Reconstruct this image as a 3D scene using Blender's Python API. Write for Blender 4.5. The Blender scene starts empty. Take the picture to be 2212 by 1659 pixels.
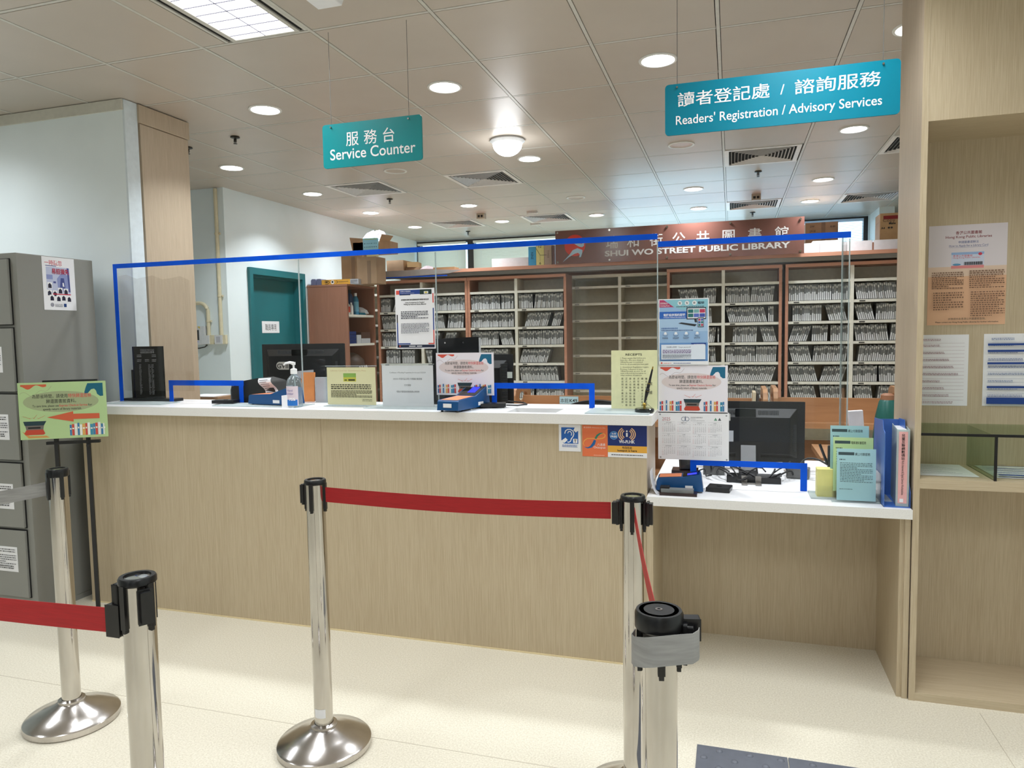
import bpy, math, random
from mathutils import Matrix, Vector
S = bpy.context.scene
COL = S.collection
# ---------------------------------------------------------------- camera
F_PX = 1544.6
R = ((0.95592, -0.00457, 0.29358), (0.29355, 0.07270, -0.95318), (-0.01699, 0.99734, 0.07084))
_v = [Vector(r) for r in R]
_v[0].normalize(); _v[1] = (_v[1] - _v[0]*_v[1].dot(_v[0])).normalized(); _v[2] = _v[0].cross(_v[1])
cam = bpy.data.objects.new('camera', bpy.data.cameras.new('camera')); COL.objects.link(cam)
cam.data.sensor_width = 36; cam.data.lens = F_PX/2212*36; cam.data.clip_start = .02
cam.matrix_world = Matrix([list(_v[0])+[0], list(_v[1])+[0], list(_v[2])+[1.46], [0, 0, 0, 1]])
S.camera = cam
# ---------------------------------------------------------------- world, exposure
S.view_settings.view_transform = 'Standard'; S.view_settings.look = 'None'
S.view_settings.exposure = 0.22; S.view_settings.gamma = 1; S.view_settings.use_curve_mapping = False
S.cycles.use_denoising = True
W = bpy.data.worlds.new('daylight'); S.world = W; W.use_nodes = True
W.node_tree.nodes['Background'].inputs[0].default_value = (.80, .90, 1, 1)
W.node_tree.nodes['Background'].inputs[1].default_value = 3.4
P_DOWN, P_TROFFER = 9.6, 14.0
LAMP_COL = (.905, .955, 1.0)
# ---------------------------------------------------------------- materials
MT = {}
def lin(c): return tuple(((x/255)/12.92 if x/255 <= .04045 else ((x/255+.055)/1.055)**2.4) for x in c)
def M(name, rgb=(128,128,128), rough=.5, metal=0., var=.04, scale=30., stretch=None, bump=0., spec=.5, emit=0., trans=0., rgb2=None, coat=0.):
    if name in MT: return MT[name]
    m = bpy.data.materials.new(name); m.use_nodes = True; MT[name] = m
    nt = m.node_tree; b = nt.nodes['Principled BSDF']; L = nt.links
    c = lin(rgb)
    b.inputs['Roughness'].default_value = rough; b.inputs['Metallic'].default_value = metal
    b.inputs['Specular IOR Level'].default_value = spec; b.inputs['Coat Weight'].default_value = coat
    if var or rgb2:
        tc = nt.nodes.new('ShaderNodeTexCoord'); mp = nt.nodes.new('ShaderNodeMapping'); nz = nt.nodes.new('ShaderNodeTexNoise')
        L.new(tc.outputs['Object'], mp.inputs[0]); L.new(mp.outputs[0], nz.inputs[0])
        mp.inputs['Scale'].default_value = stretch or (1, 1, 1)
        nz.inputs['Scale'].default_value = scale; nz.inputs['Detail'].default_value = 3
        rp = nt.nodes.new('ShaderNodeValToRGB'); L.new(nz.outputs[0], rp.inputs[0])
        c2 = lin(rgb2) if rgb2 else tuple(x*(1-2*var) for x in c)
        rp.color_ramp.elements[0].position = .3; rp.color_ramp.elements[1].position = .7
        rp.color_ramp.elements[0].color = (*c2, 1); rp.color_ramp.elements[1].color = (*c, 1)
        L.new(rp.outputs[0], b.inputs['Base Color'])
        if bump:
            bp = nt.nodes.new('ShaderNodeBump'); bp.inputs['Strength'].default_value = bump; bp.inputs['Distance'].default_value = .002
            L.new(nz.outputs[0], bp.inputs['Height']); L.new(bp.outputs[0], b.inputs['Normal'])
    else: b.inputs['Base Color'].default_value = (*c, 1)
    if emit:
        b.inputs['Emission Color'].default_value = (*c, 1); b.inputs['Emission Strength'].default_value = emit
    return m
def wood(name, a, b_, stretch, rough=.42, scale=1.):
    if name in MT: return MT[name]
    m = M(name, a, rough=rough, rgb2=b_, stretch=stretch, scale=scale)
    nt = m.node_tree; L = nt.links                     # second, broader figure
    rp = [n for n in nt.nodes if n.type == 'VALTORGB'][0]; mp = [n for n in nt.nodes if n.type == 'MAPPING'][0]
    n2 = nt.nodes.new('ShaderNodeTexNoise'); mp2 = nt.nodes.new('ShaderNodeMapping'); tc = [n for n in nt.nodes if n.type == 'TEX_COORD'][0]
    mp2.inputs['Scale'].default_value = tuple(s*.13 for s in stretch); L.new(tc.outputs['Object'], mp2.inputs[0]); L.new(mp2.outputs[0], n2.inputs[0])
    n2.inputs['Scale'].default_value = scale
    nz = [n for n in nt.nodes if n.type == 'TEX_NOISE' and n != n2][0]
    mx = nt.nodes.new('ShaderNodeMath'); mx.operation = 'MULTIPLY_ADD'; mx.inputs[1].default_value = .22
    L.new(n2.outputs[0], mx.inputs[0])
    m3 = nt.nodes.new('ShaderNodeMath'); m3.operation = 'MULTIPLY'; m3.inputs[1].default_value = .78
    L.new(nz.outputs[0], m3.inputs[0]); L.new(m3.outputs[0], mx.inputs[2]); L.new(mx.outputs[0], rp.inputs[0])
    rp.color_ramp.elements[0].position = .36; rp.color_ramp.elements[1].position = .62
    return m
def clear(name, tint=(235,245,243), refl=.06, rough=.02, body=0.):
    if name in MT: return MT[name]
    m = bpy.data.materials.new(name); m.use_nodes = True; MT[name] = m
    nt = m.node_tree; nt.nodes.clear(); L = nt.links
    o = nt.nodes.new('ShaderNodeOutputMaterial'); t = nt.nodes.new('ShaderNodeBsdfTransparent'); g = nt.nodes.new('ShaderNodeBsdfGlossy')
    t.inputs[0].default_value = (*lin(tint), 1); g.inputs['Roughness'].default_value = rough
    lw = nt.nodes.new('ShaderNodeLayerWeight'); lw.inputs[0].default_value = .25
    ma = nt.nodes.new('ShaderNodeMath'); ma.operation = 'MULTIPLY_ADD'; ma.inputs[1].default_value = .3; ma.inputs[2].default_value = refl*.5
    L.new(lw.outputs['Fresnel'], ma.inputs[0]); x = nt.nodes.new('ShaderNodeMixShader')
    L.new(ma.outputs[0], x.inputs[0]); L.new(t.outputs[0], x.inputs[1]); L.new(g.outputs[0], x.inputs[2])
    last = x
    if body:
        d = nt.nodes.new('ShaderNodeBsdfDiffuse'); d.inputs[0].default_value = (*lin((225,235,235)), 1)
        y = nt.nodes.new('ShaderNodeMixShader'); y.inputs[0].default_value = body
        L.new(x.outputs[0], y.inputs[1]); L.new(d.outputs[0], y.inputs[2]); last = y
    L.new(last.outputs[0], o.inputs[0]); return m
def blindmat(name, rgb):
    m = M(name, rgb, rough=.5, var=.02); nt = m.node_tree; b = nt.nodes['Principled BSDF']; o = [n for n in nt.nodes if n.type == 'OUTPUT_MATERIAL'][0]
    t = nt.nodes.new('ShaderNodeBsdfTranslucent'); t.inputs[0].default_value = (*lin(rgb), 1); x = nt.nodes.new('ShaderNodeMixShader'); x.inputs[0].default_value = .45
    nt.links.new(b.outputs[0], x.inputs[1]); nt.links.new(t.outputs[0], x.inputs[2]); nt.links.new(x.outputs[0], o.inputs[0]); return m
def ink(rgb, rough=.5): return M('ink_%d_%d_%d' % rgb, rgb, rough=rough, var=0)
WV = wood('laminate_wood_upright', (199,183,154), (185,167,137), (330, 330, 9))
WH = wood('laminate_wood_sideways', (199,183,154), (186,168,138), (9, 330, 330))
WD = wood('laminate_wood_in_depth', (208,190,160), (190,170,138), (170, 2.2, 170))
WG = wood('laminate_wood_greyed', (196,179,156), (182,165,142), (300, 300, 8))
STONE = M('white_solid_surface', (246,246,246), rough=.28, rgb2=(238,238,240), scale=9)
EDGE = M('white_worktop_edge', (240,239,235), rough=.3, rgb2=(232,230,226), scale=200)
FLOOR = M('cream_vinyl', (234,228,211), rough=.42, rgb2=(208,200,180), scale=160, stretch=(1,1,1))
WALL = M('pale_mint_paint', (236,246,248), rough=.55, rgb2=(231,241,243), scale=3)
CEIL = M('beige_ceiling_tile', (194,184,172), rough=.36, rgb2=(190,180,168), scale=4, spec=.5)
CBAR = M('ceiling_bar_white', (208,206,198), rough=.4)
GAP = M('dark_gap', (18,18,18), rough=.9, var=0)
STEEL = M('polished_steel', (210,206,200), rough=.07, metal=1, rgb2=(180,176,170), scale=14, stretch=(1,1,.25), bump=.25)
STEEL2 = M('worn_steel', (205,200,196), rough=.2, metal=1, rgb2=(172,168,164), scale=9)
BLACK = M('black_plastic', (20,20,21), rough=.32)
BLACK2 = M('black_plastic_matt', (30,30,31), rough=.5)
REDB = M('red_webbing', (176,22,28), rough=.6, rgb2=(160,16,22), scale=60, stretch=(.3,.3,6))
GREYB = M('grey_webbing', (158,158,156), rough=.7, rgb2=(138,138,136), scale=40, stretch=(.3,.3,3))
TAPE = M('blue_tape', (0,88,222), rough=.5, rgb2=(0,78,206), scale=12, spec=.2)
CREAM = M('cream_board', (236,230,212), rough=.5)
LIP = M('cream_shelf_edge', (244,241,228), rough=.45)
BROWN = wood('brown_laminate', (160,112,90), (150,104,83), (40,40,3), rough=.4)
FASC = wood('orange_brown_edge', (208,150,124), (198,140,114), (3,40,40), rough=.4)
BEECH = wood('orange_beech', (184,138,98), (168,122,84), (2.5,30,30), rough=.4)
CARD = M('cardboard', (168,138,108), rough=.75, rgb2=(150,122,94), scale=7)
CARDD = M('cardboard_tape_brown', (134,108,84), rough=.5)
PAPER = M('white_paper', (238,238,240), rough=.55, var=.01)
GREYM = M('grey_painted_steel', (140,140,134), rough=.42, var=.02, scale=3)
TEAL = M('teal_sign_acrylic', (12,142,148), rough=.25, rgb2=(10,136,142), scale=3)
TEALB = M('teal_blue_sign_acrylic', (0,126,150), rough=.22, rgb2=(0,120,144), scale=3)
DOORT = M('teal_door_paint', (34,112,118), rough=.4, rgb2=(30,104,110), scale=5)
ACR = clear('clear_acrylic', tint=(250,252,252), refl=.05); ACRE = clear('acrylic_edge', tint=(205,215,215), refl=.2, body=.45)
ACRT = clear('clear_acrylic_thin', tint=(253,254,254), refl=.03)
GLASS = clear('green_tinted_glass', tint=(232,240,230), refl=.03)
INK = ink((30,30,30)); WHITE = ink((240,240,240))
# ---------------------------------------------------------------- mesh builder
_tc = {}
def glyphs(s, bold=0., res=3):
    k = (s, bold, res)
    if k in _tc: return _tc[k]
    c = bpy.data.curves.new('t', 'FONT'); c.body = s; c.resolution_u = res; c.offset = bold; c.fill_mode = 'FRONT'
    o = bpy.data.objects.new('t', c); COL.objects.link(o)
    dg = bpy.context.evaluated_depsgraph_get(); me = bpy.data.meshes.new_from_object(o.evaluated_get(dg))
    v = [(p.co.x, p.co.y) for p in me.vertices]; f = [tuple(p.vertices) for p in me.polygons]
    bpy.data.objects.remove(o); bpy.data.curves.remove(c); bpy.data.meshes.remove(me)
    _tc[k] = (v, f); return v, f
class MB:
    def __init__(s): s.v = []; s.f = []; s.m = []; s.mats = []; s.k = 0
    def mi(s, m):
        if m not in s.mats: s.mats.append(m)
        return s.mats.index(m)
    def add(s, vs, fs, m):
        o = len(s.v); s.v += [tuple(p) for p in vs]; i = s.mi(m)
        for q in fs: s.f.append(tuple(o+a for a in q)); s.m.append(i)
        return s
    def box(s, x0, y0, z0, x1, y1, z1, m, front=None):
        x0, x1 = sorted((x0, x1)); y0, y1 = sorted((y0, y1)); z0, z1 = sorted((z0, z1))
        vs = [(x0,y0,z0),(x1,y0,z0),(x1,y1,z0),(x0,y1,z0),(x0,y0,z1),(x1,y0,z1),(x1,y1,z1),(x0,y1,z1)]
        fs = [(0,3,2,1),(4,5,6,7),(1,2,6,5),(2,3,7,6),(3,0,4,7)]
        s.add(vs, fs, m); s.add(vs, [(0,1,5,4)], front or m); return s
    def obox(s, c, sz, m, rot=(0,0,0)):
        Q = Matrix.Rotation(rot[2],4,'Z') @ Matrix.Rotation(rot[1],4,'Y') @ Matrix.Rotation(rot[0],4,'X')
        hx, hy, hz = (a/2 for a in sz)
        vs = [Vector(c) + (Q @ Vector((a*hx, b*hy, d*hz))) for d in (-1,1) for a, b in ((-1,-1),(1,-1),(1,1),(-1,1))]
        return s.add(vs, [(0,3,2,1),(4,5,6,7),(0,1,5,4),(1,2,6,5),(2,3,7,6),(3,0,4,7)], m)
    def prism(s, pts, axis, a0, a1, m, side=None):
        n = len(pts)
        def P(p, a): return {'x': (a, p[0], p[1]), 'y': (p[0], a, p[1]), 'z': (p[0], p[1], a)}[axis]
        vs = [P(p, a0) for p in pts] + [P(p, a1) for p in pts]
        s.add(vs, [tuple(range(n))[::-1], tuple(range(n, 2*n))], m)
        return s.add(vs, [(i, (i+1) % n, n+(i+1) % n, n+i) for i in range(n)], side or m)
    def lathe(s, prof, m, c=(0,0,0), n=32, caps=True):
        vs = []; fs = []
        for r, z in prof:
            vs += [(c[0]+r*math.cos(2*math.pi*i/n), c[1]+r*math.sin(2*math.pi*i/n), c[2]+z) for i in range(n)]
        for j in range(len(prof)-1):
            fs += [(j*n+i, j*n+(i+1) % n, (j+1)*n+(i+1) % n, (j+1)*n+i) for i in range(n)]
        if caps: fs += [tuple(range(n))[::-1], tuple(range((len(prof)-1)*n, len(prof)*n))]
        return s.add(vs, fs, m)
    def cyl(s, x, y, z0, z1, r, m, n=24, r2=None): return s.lathe([(r, z0), (r if r2 is None else r2, z1)], m, (x, y, 0), n)
    def tube(s, pts, r, m, n=8):
        pts = [Vector(p) for p in pts]; rs = r if isinstance(r, (list, tuple)) else [r]*len(pts)
        vs = []; fs = []; up = Vector((0,0,1))
        for i, p in enumerate(pts):
            t = (pts[min(i+1, len(pts)-1)] - pts[max(i-1, 0)]).normalized()
            a = t.cross(up if abs(t.z) < .9 else Vector((0,1,0))).normalized(); b = t.cross(a)
            vs += [p + (a*math.cos(2*math.pi*j/n) + b*math.sin(2*math.pi*j/n))*rs[i] for j in range(n)]
        for i in range(len(pts)-1): fs += [(i*n+j, i*n+(j+1) % n, (i+1)*n+(j+1) % n, (i+1)*n+j) for j in range(n)]
        fs += [tuple(range(n)), tuple(range((len(pts)-1)*n, len(pts)*n))[::-1]]
        return s.add(vs, fs, m)
    # flat print layers, in local u (right, +X) / v (up, +Z), facing -Y
    def _y(s): s.k += 1; return -.0006 - .00003*s.k
    def poly(s, pts, m):
        y = s._y(); return s.add([(u, y, v) for u, v in pts], [tuple(range(len(pts)))], m)
    def rect(s, u0, v0, u1, v1, m): return s.poly([(u0,v0),(u1,v0),(u1,v1),(u0,v1)], m)
    def ell(s, cu, cv, ru, rv, m, n=28): return s.poly([(cu+ru*math.cos(6.2832*i/n), cv+rv*math.sin(6.2832*i/n)) for i in range(n)], m)
    def line(s, pts, w, m):
        y = s._y(); vs = []
        ws = w if isinstance(w, (list, tuple)) else [w]*len(pts)
        for i, p in enumerate(pts):
            a = pts[max(i-1,0)]; b = pts[min(i+1,len(pts)-1)]; dx, dz = b[0]-a[0], b[1]-a[1]; l = math.hypot(dx, dz) or 1
            vs += [(p[0]-dz/l*ws[i]/2, y, p[1]+dx/l*ws[i]/2), (p[0]+dz/l*ws[i]/2, y, p[1]-dx/l*ws[i]/2)]
        return s.add(vs, [(2*i, 2*i+1, 2*i+3, 2*i+2) for i in range(len(pts)-1)], m)
    def text(s, t, u, v, h, m, w=None, al='l', bold=0., res=2):
        vs, fs = glyphs(t, bold, res)
        if not vs: return s
        x0 = min(p[0] for p in vs); x1 = max(p[0] for p in vs); sx = h
        if w: sx = w/(x1-x0)
        W_ = (x1-x0)*sx; o = {'l': u, 'c': u-W_/2, 'r': u-W_}[al]; y = s._y()
        return s.add([(o+(p[0]-x0)*sx, y, v+p[1]*h) for p in vs], fs, m)
    def greek(s, u0, v0, u1, v1, n, m, rnd, fill=.4, words=True):   # illegibly small printed lines
        dv = (v1-v0)/n
        for i in range(n):
            vb = v1-(i+1)*dv; u = u0; end = u1 if i % 4 != 3 else u0+(u1-u0)*rnd.uniform(.5,.9)
            while u < end-.002:
                l = rnd.uniform(.003, .011)*((u1-u0)/.18+.3) if words else 9
                s.rect(u, vb, min(u+l, end), vb+dv*fill, m); u += l+dv*.35
        return s
    def build(s, name, parent=None, loc=(0,0,0), rot=(0,0,0), smooth=0, bevel=0, subd=0, **kw):
        me = bpy.data.meshes.new(name); me.from_pydata(s.v, [], s.f); me.update()
        for m in s.mats: me.materials.append(m)
        for p, i in zip(me.polygons, s.m): p.material_index = i
        if smooth:
            me.shade_smooth(); me.set_sharp_from_angle(angle=math.radians(smooth))
        o = bpy.data.objects.new(name, me); COL.objects.link(o); o.location = loc; o.rotation_euler = rot
        if parent: o.parent = parent
        if bevel:
            b = o.modifiers.new('bevel', 'BEVEL'); b.width = bevel; b.segments = 2; b.limit_method = 'ANGLE'; b.angle_limit = math.radians(40)
        tag(o, **kw); return o
def tag(o, label=None, cat=None, group=None, kind=None):
    if label: o['label'] = label
    if cat: o['category'] = cat
    if group: o['group'] = group
    if kind: o['kind'] = kind
def thing(name, label, cat, loc=(0,0,0), rz=0, group=None, kind=None):
    o = bpy.data.objects.new(name, None); COL.objects.link(o); o.location = loc; o.rotation_euler = (0,0,rz); o.empty_display_size = .05
    tag(o, label, cat, group, kind); return o
def kids(o): return [c for c in bpy.data.objects if c.parent == o]
def dup(o, loc=None, rz=None, label=None, group=None, parent=None):
    ch = kids(o); c = o.copy(); COL.objects.link(c)
    if parent: c.parent = parent
    if loc is not None: c.location = loc
    if rz is not None: c.rotation_euler = (0,0,rz)
    if label: c['label'] = label
    if group: c['group'] = group
    for k in ch: dup(k, parent=c)
    return c
def area(name, parent, loc, power, shape, sx, sy=None, col=LAMP_COL, spread=2.05):
    l = bpy.data.lights.new(name, 'AREA'); l.energy = power; l.shape = shape; l.size = sx; l.color = col; l.spread = spread
    if sy: l.size_y = sy
    o = bpy.data.objects.new(name, l); COL.objects.link(o); o.parent = parent; o.location = loc; return o
def sheet(w, h, m=None, t=.0006):
    b = MB(); b.box(0, -t, 0, w, 0, h, m or PAPER); return b
ZC = 2.84; TP = .5867; TX = -1.247; TY = 2.94
def cellx(i): return TX+TP*(i+.5)
def celly(j): return TY+TP*(j+.5)
ST = dict(kind='structure')
# ================================================================ the room
X0, X1, Y0, Y1 = -6.6, 3.4, -3.2, 9.85
b = MB(); b.box(X0-.1, Y0-.1, -.1, X1+.1, Y1+.1, 0, FLOOR)
SEAM = M('floor_seam', (186,176,156), var=0)
for y in (2.24, .24, -1.76): b.box(X0, y, -.01, X1, y+.0025, .0004, SEAM)
for x in (.9, -3.8): b.box(x, Y0, -.01, x+.002, 3.0, .0004, SEAM)
b.build('floor', **ST)
b = MB(); b.box(X0-.1, Y0-.1, ZC+.008, X1+.1, Y1+.1, ZC+.1, GAP)
occ = set()
TROF = [(-2, -2), (2, -2), (6, -2), (-6, -2), (-2, -6), (2, -6), (6, -6), (-6, -6), (-2, -10), (2, -10)]      # troffer cells (two cells deep)
VENT = [(-4, 5), (-2, 5), (2, 5), (4, 5), (-4, 9), (-2, 9), (2, 9), (4, 9)]
for i, j in TROF: occ |= {(i, j), (i, j+1)}
for c in VENT: occ.add(c)
for i in range(-10, 9):
    for j in range(-11, 12):
        x0, y0 = TX+i*TP, TY+j*TP; x1, y1 = min(x0+TP, X1), min(y0+TP, Y1)
        if x1 <= x0 or y1 <= y0: continue
        if (i, j) not in occ:
            b.box(max(x0, X0)+.018, max(y0, Y0)+.006, ZC, x1-.005, y1-.018, ZC+.009, CEIL)
        b.box(x0-.001, y0, ZC-.0015, x0+.015, y1, ZC+.009, CBAR)      # light bar along each tile
        b.box(x0+.018, y1-.0145, ZC-.0005, x1-.003, y1+.001, ZC+.009, CBAR)
b.build('ceiling', **ST)
def wallbox(name, x0, y0, x1, y1, z0=0, z1=ZC, m=None, par=None):
    return MB().box(x0, y0, z0, x1, y1, z1, m or WALL).build(name, par, **ST)
wallbox('wall_front_left', X0, 3.37, -3.35, 3.86)
wallbox('wall_left', X0-.1, Y0, X0, Y1)
wallbox('wall_right', X1, Y0, X1+.1, Y1)
wallbox('wall_behind', X0, Y0-.1, X1, Y0)
wallbox('wall_inner_left', X0, 5.60, -4.467, 5.72)
b = MB()                                                            # door wall with its opening
b.box(-4.60, 5.72, 0, -4.467, 5.93, ZC, WALL); b.box(-4.60, 6.81, 0, -4.467, Y1, ZC, WALL); b.box(-4.60, 5.93, 2.11, -4.467, 6.81, ZC, WALL)
b.build('wall_door_side', **ST)
b = MB(); b.box(-4.6, Y1, 0, 3.4, Y1+.12, 1.25, WALL); b.box(-4.6, Y1, 2.825, 3.4, Y1+.12, ZC, WALL)
b.box(1.60, Y1-.02, 1.25, 3.4, Y1+.12, ZC, WALL)
b.build('wall_back', **ST)
MB().box(1.62, 9.25, 0, 1.78, Y1, ZC, WALL).build('wall_back_pillar', **ST)
d2 = thing('added_reflection_door', None, None, (-1.9, Y0, 0), **ST)  # unseen door, added to give the steel posts dark streaks
MB().box(0, .001, 0, 2.0, .04, 2.15, M('slate_blue_reflection_panel', (52,62,84), rough=.3)).box(.98, .04, 0, 1.0, .05, 2.15, BLACK2).build('door_leaf', d2)  # dark leaf of the added door, there only to be reflected
MB().box(-4.4, Y0+.001, 0, -2.6, Y0+.35, 1.9, M('dark_blue_reflection_block', (60,66,84), rough=.5)).build('added_reflection_block_blue', **ST)  # unseen dark block, added to be mirrored in the posts
MB().box(1.0, Y0+.001, 0, 2.8, Y0+.35, 1.7, M('brown_reflection_block', (120,92,72), rough=.5)).build('added_reflection_block_brown', **ST)  # unseen brown block, also added for reflections in the steel
# trims: cornice strip, wooden cladding of the pillar
MB().box(X0, 3.358, 2.775, -3.343, 3.37, ZC-.004, M('cornice_strip', (214,212,200))).build('trim_1', **ST)
b = MB(); b.box(-3.35, 3.475, 0, -3.33, 3.865, 2.725, WG); b.box(-3.35, 3.465, 2.728, -3.323, 3.872, ZC-.006, WG)
b.build('trim_2', bevel=.002, **ST)
MB().box(-3.35, 3.37, 0, -3.337, 3.465, ZC-.004, M('pale_blue_edge', (222,234,240), rough=.5)).build('trim_3', **ST)
MB().box(-4.465, 5.595, 0, -4.462, 5.9, .10, BLACK2).build('baseboard_door', **ST)
# door
d = thing('door_1', None, None, (-4.467, 5.90, 0), math.pi/2, **ST)   # local x -> +Y, local -y -> +X
b = MB(); 
for a in ((0, .05), (.89, .94)): b.box(a[0], -.028, 0, a[1], .13, 2.14, DOORT)
b.box(.05, -.028, 2.075, .89, .13, 2.14, DOORT)
b.box(.05, .02, 0, .068, .13, 2.075, DOORT); b.box(.872, .02, 0, .89, .13, 2.075, DOORT); b.box(.068, .02, 2.055, .872, .13, 2.075, DOORT)
b.build('door_frame', d, bevel=.004)
lf = MB().box(.07, .085, .01, .87, .125, 2.052, DOORT).build('door_leaf', d, bevel=.002)
MB().tube([(.80,.03,1.0),(.80,.085,1.0)], .01, STEEL).tube([(.80,.03,1.0),(.70,.03,1.0)], .009, STEEL).build('door_handle', lf, smooth=40)
b = sheet(.29, .12); b.text('職員專用', .145, .030, .074, INK, w=.185, al='c', res=3)
b.build('paper_sign', loc=(-4.55, 6.205, 1.505), rot=(0,0,math.pi/2), label='white paper sign with four black characters on the teal door', cat='sign')
# windows with frames and panes, venetian blinds in front
DKF = M('dark_window_frame', (48,44,42), rough=.4)
def window(n, x0, x1):
    w = thing('window_%d' % n, None, None, (x0, Y1, 0), **ST)
    b = MB(); L = x1-x0
    b.box(0, -.01, 1.25, L, .09, 1.30, DKF); b.box(0, -.01, 2.79, L, .09, 2.825, DKF)
    b.box(0, -.01, 1.3, .05, .09, 2.79, DKF); b.box(L-.05, -.01, 1.3, L, .09, 2.79, DKF)
    b.build('window_frame', w); MB().box(.05, .05, 1.3, L-.05, .056, 2.79, clear('window_glass', tint=(225,240,245))).build('window_pane', w)
for n, (a, c) in enumerate([(-4.467, -3.62), (-3.62, -1.6), (-1.6, .2), (.2, 1.60)], 1): window(n, a, c)
BLC = blindmat('blind_slat_cream', (246,242,232)); BLW = blindmat('blind_slat_blue_white', (215,228,240))
for k, (x0, x1, a, m, lab) in enumerate([(-4.43, -3.68, 1.12, BLC, 'cream venetian blind nearly closed, in the left corner of the back wall'),
        (-3.56, -1.65, 1.12, BLC, 'wide cream venetian blind behind the white boxes and standing books'),
        (.24, 1.54, .25, BLW, 'open-slatted blue-white venetian blind glowing with daylight at the right')]):
    t = thing('venetian_blind', lab, 'window blind', (x0, Y1-.06, 0), group='blinds on the back windows')
    MB().box(0, -.02, 2.765, x1-x0, .025, 2.795, m).build('head_rail', t)
    b = MB(); L = x1-x0; z = 1.32
    while z < 2.75:
        b.obox((L/2, 0, z), (L, .025, .0008), m, rot=(a, 0, 0)); z += .0205
    b.build('slats', t)
    for u in (.12, L-.12): MB().tube([(u,-.014,2.77),(u,-.014,1.3)], .0012, PAPER, 5).build('ladder_cord', t)
# ================================================================ ceiling fittings
LENS = M('lit_diffuser', (255,255,255), emit=14., var=0)
def downlight(x, y, lab, state='on'):
    t = thing('downlight', lab, 'ceiling light', (x, y, ZC), group='round recessed downlights')
    b = MB(); b.lathe([(.098, -.001), (.096, -.006), (.084, -.007), (.079, .004), (.079, .0)], M('downlight_ring', (235,235,230), rough=.35), n=36, caps=False); b.build('trim_ring', t, smooth=40)
    if state == 'on':
        MB().lathe([(.08, -.003), (.0001, -.003)], LENS, n=32, caps=False).build('diffuser', t)
        area('lamp', t, (0,0,-.008), P_DOWN, 'DISK', .15)
    elif state == 'dim':
        MB().lathe([(.08, .0), (.05, .012), (.0001, .03)], M('dull_reflector', (190,190,188), rough=.15, metal=1), n=32, caps=False).build('reflector', t, smooth=60)
    else: MB().lathe([(.08, -.002), (.0001, -.002)], M('unlit_lens', (206,190,182), rough=.3), n=32, caps=False).build('diffuser', t)
for i, j, lab, st in [
    (-3, 1, 'lit downlight above left of the Service Counter sign, nearest on the left', 'on'),
    (-1, 1, 'lit downlight just right of and above the Service Counter sign', 'on'),
    (1, 1, 'large lit downlight left of and above the Readers Registration sign', 'on'),
    (3, 1, 'lit downlight half hidden by the wooden side of the display unit', 'on'),
    (-5, 3, 'lit downlight beside the wood-clad pillar', 'on'),
    (-5, 5, 'lit downlight nearest the teal door, above the pale wall', 'on'),
    (-5, 7, 'lit downlight close to the pale side wall, over the brown cupboard end', 'on'),
    (-5, 9, 'lit downlight over the cardboard boxes, farthest on the left', 'on'),
    (-1, 4, 'lit downlight right below the glowing dome lamp', 'on'),
    (-3, 4, 'unlit eyeball downlight just below the Service Counter sign', 'dim'),
    (1, 4, 'unlit round downlight below the left end of the Readers Registration sign', 'off'),
    (3, 4, 'lit downlight below the right end of the Readers Registration sign', 'on'),
    (-3, 7, 'lit downlight in the row between two air diffusers, left middle', 'on'),
    (-1, 7, 'dull downlight behind the dome lamp, in the pinkish tiles', 'dim'),
    (1, 7, 'lit downlight straight above the middle of the library name board', 'on'),
    (3, 7, 'lit downlight left of the farther right-hand diffuser', 'on'),
    (-3, 9, 'lit downlight above the left back windows', 'on'),
    (-1, 9, 'lit downlight above the left end of the library name board', 'on'),
    (1, 9, 'small lit downlight closest above the library name board', 'on'),
    (3, 9, 'lit downlight above the right end of the library name board', 'on')]:
    downlight(cellx(i), celly(j), lab, st)
t = thing('dome_lamp', 'glowing glass dome ceiling lamp among the round downlights', 'ceiling lamp', (cellx(-1), 4.99, ZC))
MB().lathe([(.12, 0), (.125, -.012), (.105, -.03)], M('frosted_rim', (235,238,240), rough=.2), n=40, caps=False).build('rim', t, smooth=40)
MB().lathe([(.105*math.cos(a*.1571), -.03-.085*math.sin(a*.1571)) for a in range(10)]+[(.0005,-.115)], M('lit_dome', (255,255,255), emit=9, var=0), n=32, caps=False).build('glass_dome', t, smooth=60)
l = bpy.data.lights.new('bulb', 'POINT'); l.energy = 3; l.shadow_soft_size = .12; l.color = LAMP_COL
o = bpy.data.objects.new('bulb', l); COL.objects.link(o); o.parent = t; o.location = (0, 0, -.25)
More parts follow.
